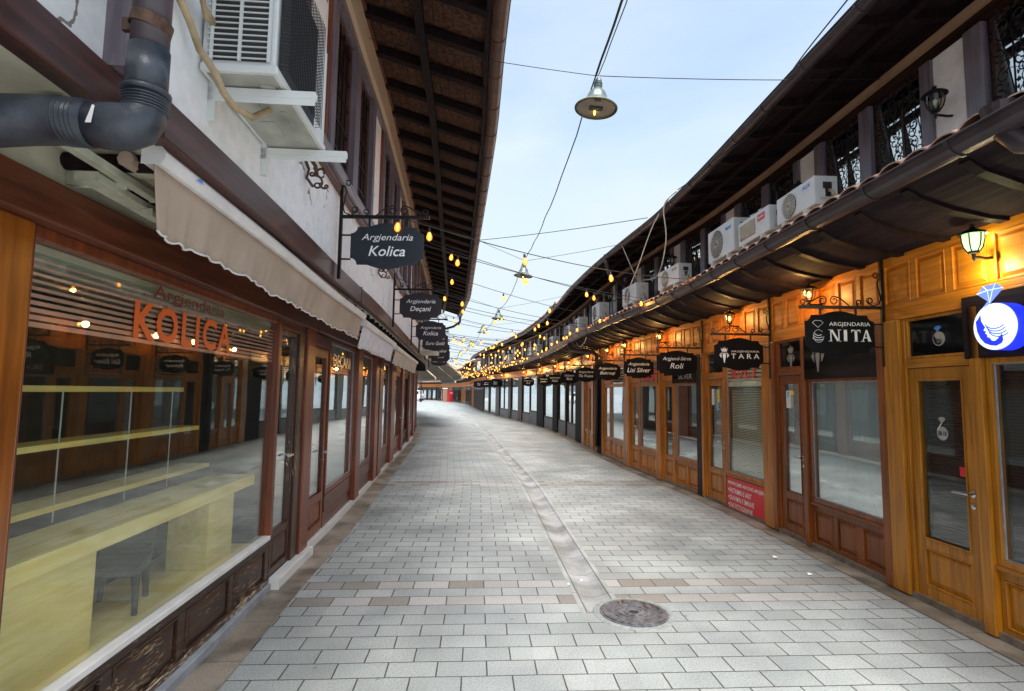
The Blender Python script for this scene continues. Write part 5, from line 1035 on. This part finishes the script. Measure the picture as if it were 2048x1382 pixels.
cable(L.p(9.6,.55,4.95),top(PL[1])+Vector((0,0,.02)),.03,.004,'thin cross wire from the left cornice to the second pendant lamp'); cable(top(PL[1]),R.p(9.3,.05,4.45),.03,.004,'thin cross wire from the second pendant lamp to the right wall'); cable(L.p(10.9,1.75,4.75),R.p(8.7,.87,4.46),.03,.006,'pale wire crossing the sky between the two gutters')
for i,(a,b) in enumerate(((14.2,14.0),(20,19.8),(26,25.5),(32,31.5))):
    p=top(PL[i+2]); cable(L.p(a,.5,4.6),p,.04,.004,['left','left half of the fourth','left half of the fifth','left half of the sixth'][i]+' cross wire to a far pendant lamp' if i else 'cross wire from the left wall to the third pendant lamp')
    cable(p,R.p(b,.05,4.4),.04,.004,('cross wire from the third pendant lamp to the right wall','right half of the fourth cross wire to a far pendant lamp','right half of the fifth cross wire to a far pendant lamp','right half of the sixth cross wire to a far pendant lamp')[i])
def loose(pts,r,label,mat='hose_white'):
    P=[Vector(p) for p in pts]; out=[]
    for i in range(len(P)-1):
        p0=P[max(0,i-1)];p1=P[i];p2=P[i+1];p3=P[min(len(P)-1,i+2)]
        for k in range(6):
            t=k/6; out.append(.5*((2*p1)+(p2-p0)*t+(2*p0-5*p1+4*p2-p3)*t*t+(3*p1-p0-3*p2+p3)*t**3))
    out.append(P[-1]); o=MB().tube(out,r,6).build('loose_cable',mat); tag(o,label,'cable','cables over the street')
gz=lambda Y,off=1.1,z=4.2:R.p(Y,off*.8,z+(.19 if z>3.95 else .1*max(0,z-3.5)/.45))
loose([gz(7.4,1.1,4.25),gz(7.8,1.16,4.16),gz(8.3,.9,3.9),gz(9.4,.5,3.65),gz(10.4,.35,3.75)],.010,'white cable looping down from the right gutter to the unit with hoses')
loose([gz(7.7,1.1,4.26),gz(8.4,1.12,4.05),gz(9.3,1.0,3.75),gz(10.1,.85,3.5),gz(10.3,.8,3.15)],.009,'pale cable hanging in a curve beside the looping white one')
loose([gz(9.9,1.1,4.16),gz(10.0,.8,3.85),gz(10.3,.5,3.7),gz(10.6,.3,3.7)],.007,'short pale cable drooping from the upper gutter')
loose([gz(2.2,1.14,4.5),gz(3.4,1.14,4.30),gz(4.4,1.13,4.2),gz(5.2,1.0,4.12),gz(6.2,1.13,4.1),gz(7.3,1.14,4.22)],.006,'thin black wire running along and under the upper right gutter','cable_black')
loose([gz(13.0,.87,3.05),gz(13.4,.86,2.85),gz(14,.86,2.8),gz(14.5,.87,3.0)],.007,'short white cable loop hanging below the lower right gutter')
# ------------------------------------------------------------------ downspouts
def spout(label,pts,r=.05,mat='gutter_dark'):
    t=thing('downspout',label,'downspout',I4); MB().tube(pts,r,16).build('pipe',mat,t,smooth=True)
    m=MB(); p=Vector(pts[0]); m.lathe([(r*1.5,.06),(r*1.05,-.04)],tuple(p),16); m.build('outlet',mat,t); return t
q=lambda Y,o,z:tuple(R.p(Y,o,z))
spout('upper right downspout bending back from the gutter to the wall',[q(10.9,.84,4.35),q(10.9,.84,4.22),q(10.95,.80,4.12),q(11.2,.65,4.03),q(11.5,.25,3.93),q(11.55,.14,3.88),q(11.6,.10,3.75),q(11.6,.10,3.45)],.045)
spout('lower right downspout curling from the gutter to the thick black pillar',[q(14.9,.8,3.08),q(14.9,.8,2.86),q(14.85,.72,2.78),q(14.7,.4,2.72),q(14.6,.18,2.70),q(14.55,.10,2.6),q(14.55,.10,.2)],.055)
spout('wide funnel-shaped downspout at the upper right edge of the view',[q(2.72,.80,3.06),q(2.70,.80,2.98),q(2.66,.76,2.90),q(2.5,.55,2.82),q(2.3,.3,2.78)],[.085,.075,.06,.05,.05] and .06)
spout('thin downspout at the far end of the left gutter',[tuple(L.p(22.6,1.77,4.75)),tuple(L.p(22.6,1.77,4.55)),tuple(L.p(22.7,1.5,4.35)),tuple(L.p(22.7,.7,4.1)),tuple(L.p(22.7,.55,3.9)),tuple(L.p(22.7,.55,3.0))],.05)
# ------------------------------------------------------------------ string lights
bulb_me=None
def make_bulb_meshes():
    g=MB().lathe([(.012,0),(.018,-.012),(.031,-.04),(.034,-.058),(.029,-.076),(.015,-.09),(.0,-.095)],n=12); s=MB().lathe([(.0,.042),(.011,.040),(.015,.03),(.017,.0),(.013,-.012),(.0,-.012)],n=10); c=MB().lathe([(.0,-.012),(.009,-.022),(.015,-.05),(.010,-.074),(.0,-.078)],n=8)
    r=[]
    for mb,nm,mt in ((g,'bulb','bulb_glass'),(s,'socket','cable_black'),(c,'filament','bulb_core')):
        me=bpy.data.meshes.new(nm); me.from_pydata(mb.v,[],mb.f); me.materials.append(MT[mt]); 
        for p in me.polygons: p.use_smooth=True
        r.append(me)
    return r
BM=make_bulb_meshes()
strand_id=0
def strand(a,b,ts,label,sag=.12,n=16,r=.0045,lights=()):
    a=Vector(a); b=Vector(b); t=thing('string_light',label,'string lights',Matrix.Translation(a),'light strings zigzagging across the street')
    f=lambda u:(a.lerp(b,u)-Vector((0,0,sag*4*u*(1-u))))-a
    MB().tube([f(i/n) for i in range(n+1)],r,5).build('wire','cable_black',t)
    for i,u in enumerate(ts):
        o=bpy.data.objects.new('bulb',BM[0]); COL.objects.link(o); o.parent=t; o.location=f(u)-Vector((0,0,.045)); s=random.uniform(.85,.97); o.scale=(s*.86,s*.86,s); o.rotation_euler=(random.uniform(-.12,.12),random.uniform(-.12,.12),0)
        for me,nm in ((BM[1],'socket'),(BM[2],'filament')):
            c=bpy.data.objects.new(nm,me); COL.objects.link(c); c.parent=o
    for u in lights:
        p=f(u)+a; light((p.x,p.y,p.z-.12),.9,(1,.5,.12),.03,'bulb_light')
    return t
def tpx(a,b,x):      # parameter of the strand point that lies on a given bearing
    best=0;bd=9e9
    for i in range(201):
        p=Vector(a).lerp(Vector(b),i/200)-Vector((0,0,1.6)); w=p.dot(_f); X_=1024+1080*p.dot(_a2)/w
        if abs(X_-x)<bd: bd=abs(X_-x); best=i/200
    return best
S=[((-.95,4.33,3.02),tuple(R.p(7.1,.86,3.12)),(735,861,1050,1221,1388),'nearest light string, tied to the slate Kolica sign bracket',(1388,1221,)),
   (tuple(L.p(6.0,.5,3.5)),tuple(R.p(9.0,.86,3.12)),(905,1053,1188,1300),'second light string passing under the second pendant lamp',(1300,)),
   (tuple(L.p(5.8,.5,3.38)),tuple(R.p(8.8,.86,3.14)),(915,1050,1172,1282),'third light string running just below the second one',(1282,)),
   (tuple(L.p(7.4,.5,3.5)),tuple(R.p(11.0,.86,3.14)),(903,1007,1100,1200,1255),'fourth light string, bulbs before the left eave and the right wall',(1255,)),
   (tuple(L.p(7.8,.5,3.25)),tuple(R.p(12.2,.86,3.14)),(889,924,1095,1180,1236),'fifth light string, its left end behind the Deçani sign',(1236,)),
   (tuple(L.p(8.1,.5,3.1)),tuple(R.p(13.2,.86,3.12)),(832,990,1070,1140),'sixth light string, low on the left beside the Deçani sign',())]
for a,b,xs,lb,ll in S: strand(a,b,[tpx(a,b,x) for x in xs],lb,.10,lights=[tpx(a,b,x) for x in ll])
ordn=['seventh','eighth','ninth','tenth','eleventh','twelfth','thirteenth','fourteenth','fifteenth','sixteenth','seventeenth','eighteenth','nineteenth','twentieth','twenty-first','twenty-second','twenty-third','twenty-fourth','twenty-fifth','twenty-sixth','twenty-seventh','twenty-eighth','twenty-ninth','thirtieth','thirty-first','thirty-second','thirty-third','thirty-fourth','thirty-fifth','thirty-sixth','thirty-seventh','thirty-eighth','thirty-ninth','fortieth','forty-first','forty-second']
yl=10.0
for i,o in enumerate(ordn):
    yr=yl+random.uniform(2.2,4.2); zl=random.choice((3.45,3.2,3.05)) if yl<22 else random.uniform(2.75,3.2)
    zr=3.12
    a=tuple(L.p(yl,.5 if yl<22.8 else 1.6,zl)) ; b=tuple(R.p(yr,.86,zr)); nb=random.choice((5,6,7)) if yl<20 else 9
    ts=[min(.98,max(.03,(k+.5+random.uniform(-.25,.25))/nb)) for k in range(nb)]
    strand(a,b,ts,f'{o} light string counted from the near end of the street',random.uniform(.10,.22) if yl<24 else random.uniform(.2,.55),12,.0045+yl*.00008,lights=())
    yl+=.62+yl*.012
# ------------------------------------------------------------------ far end of the street
def far(name,label,cat,px0,px1,y0,y1,Y,dep=3):
    a=atY(px0,y1,Y); b=atY(px1,y0,Y); return a,b
t=thing('white_building','white building with a dark shop window closing the street','building',Matrix.Translation((-17.2,99,0)))
MB().box(-5,2.5,0,8,0,4.6).build('wall','far_white',t); MB().box(.1,1.4,-.05,0,.55,2.1).build('window','sign_navy',t); MB().box(-5,2.6,-.6,0,2.9,3.1).build('canopy','darkbrown_h',t); MB().box(.5,1.0,-.07,-.05,.7,1.3).build('display','white_letter',t)
MB().box(-4.5,-.4,-.05,0,.4,2.4).build('window','glass_refl',t)
t=thing('van','small white van parked at the far left end of the street','van',Matrix.Translation((-15.2,85,0)))
MB().prism([(-1,.35),(1,.35),(1,.95),(.8,1.0),(.65,1.65),(-.9,1.7),(-1,1.5)],0,3.8).build('body','van_white',t,bevel=.08); MB().box(-.7,.65,-.02,0,1.08,1.5).build('windscreen','black_gloss',t)
for sx in (-.95,.8):
    for sy in (.6,3.0): MB().lathe([(0,-.1),(.3,-.1),(.33,0),(.3,.1),(0,.1)],n=18,M=Matrix.Translation((sx+.07,sy,.33))@Matrix.Rotation(R_(90),4,'Y')).build('wheel','rubber',t)
MB().box(-.85,-.55,-.03,0,.7,.85).build('headlight','rail_white',t); MB().box(.55,.85,-.03,0,.7,.85).build('headlight','rail_white',t)
t=thing('lamp_post','thin dark post standing by the parked van','post',Matrix.Translation((-13.0,78,0))); MB().tube([(0,0,0),(0,0,3.6)],[.09,.06],10).build('pole','black_paint',t); MB().lathe([(.16,0),(.16,.25),(.1,.3)],(0,0,0),12).build('base','black_paint',t)
t=thing('kiosk','bright red vending kiosk among the far shops','kiosk',Matrix.Translation((-8.9,80.5,0))@Matrix.Rotation(R_(25),4,'Z')); MB().box(-.28,.28,0,.6,0,1.75).build('cabinet','kiosk_red',t,bevel=.03); MB().box(-.2,.2,-.02,0,.9,1.6).build('front_panel','red_board',t); MB().box(-.2,.2,-.03,-.02,1.3,1.36).build('stripe','white_letter',t)
t=thing('brick_pier','brick red pier beside the red kiosk','pier',Matrix.Translation((-9.9,81.0,0))); MB().box(-.35,.35,0,.5,0,1.95).build('shaft','brick_far',t); MB().box(-.4,.4,-.04,.54,1.95,2.05).build('cap','far_white',t)
# litter on the paving
rn=random.Random(5)
for i,(x,y,lb) in enumerate(((2.63,5.5,'crumpled scrap of white paper near the right kerb'),(2.7,5.0,'small torn paper scrap on the brown stone row'),(.62,4.75,'tiny cigarette end in the drain channel'),(.50,4.66,'yellowish cigarette end beside the drain channel'))):
    m=MB(); s=.022 if i<2 else .01
    m.add([(x-s,y-s,.008),(x+s,y-.6*s,.012),(x+.7*s,y+s,.009),(x-.8*s,y+.8*s,.016),(x,y,.022)],[(0,1,4),(1,2,4),(2,3,4),(3,0,4)]); tag(m.build('litter','white_letter'),lb,'litter','scraps of litter')
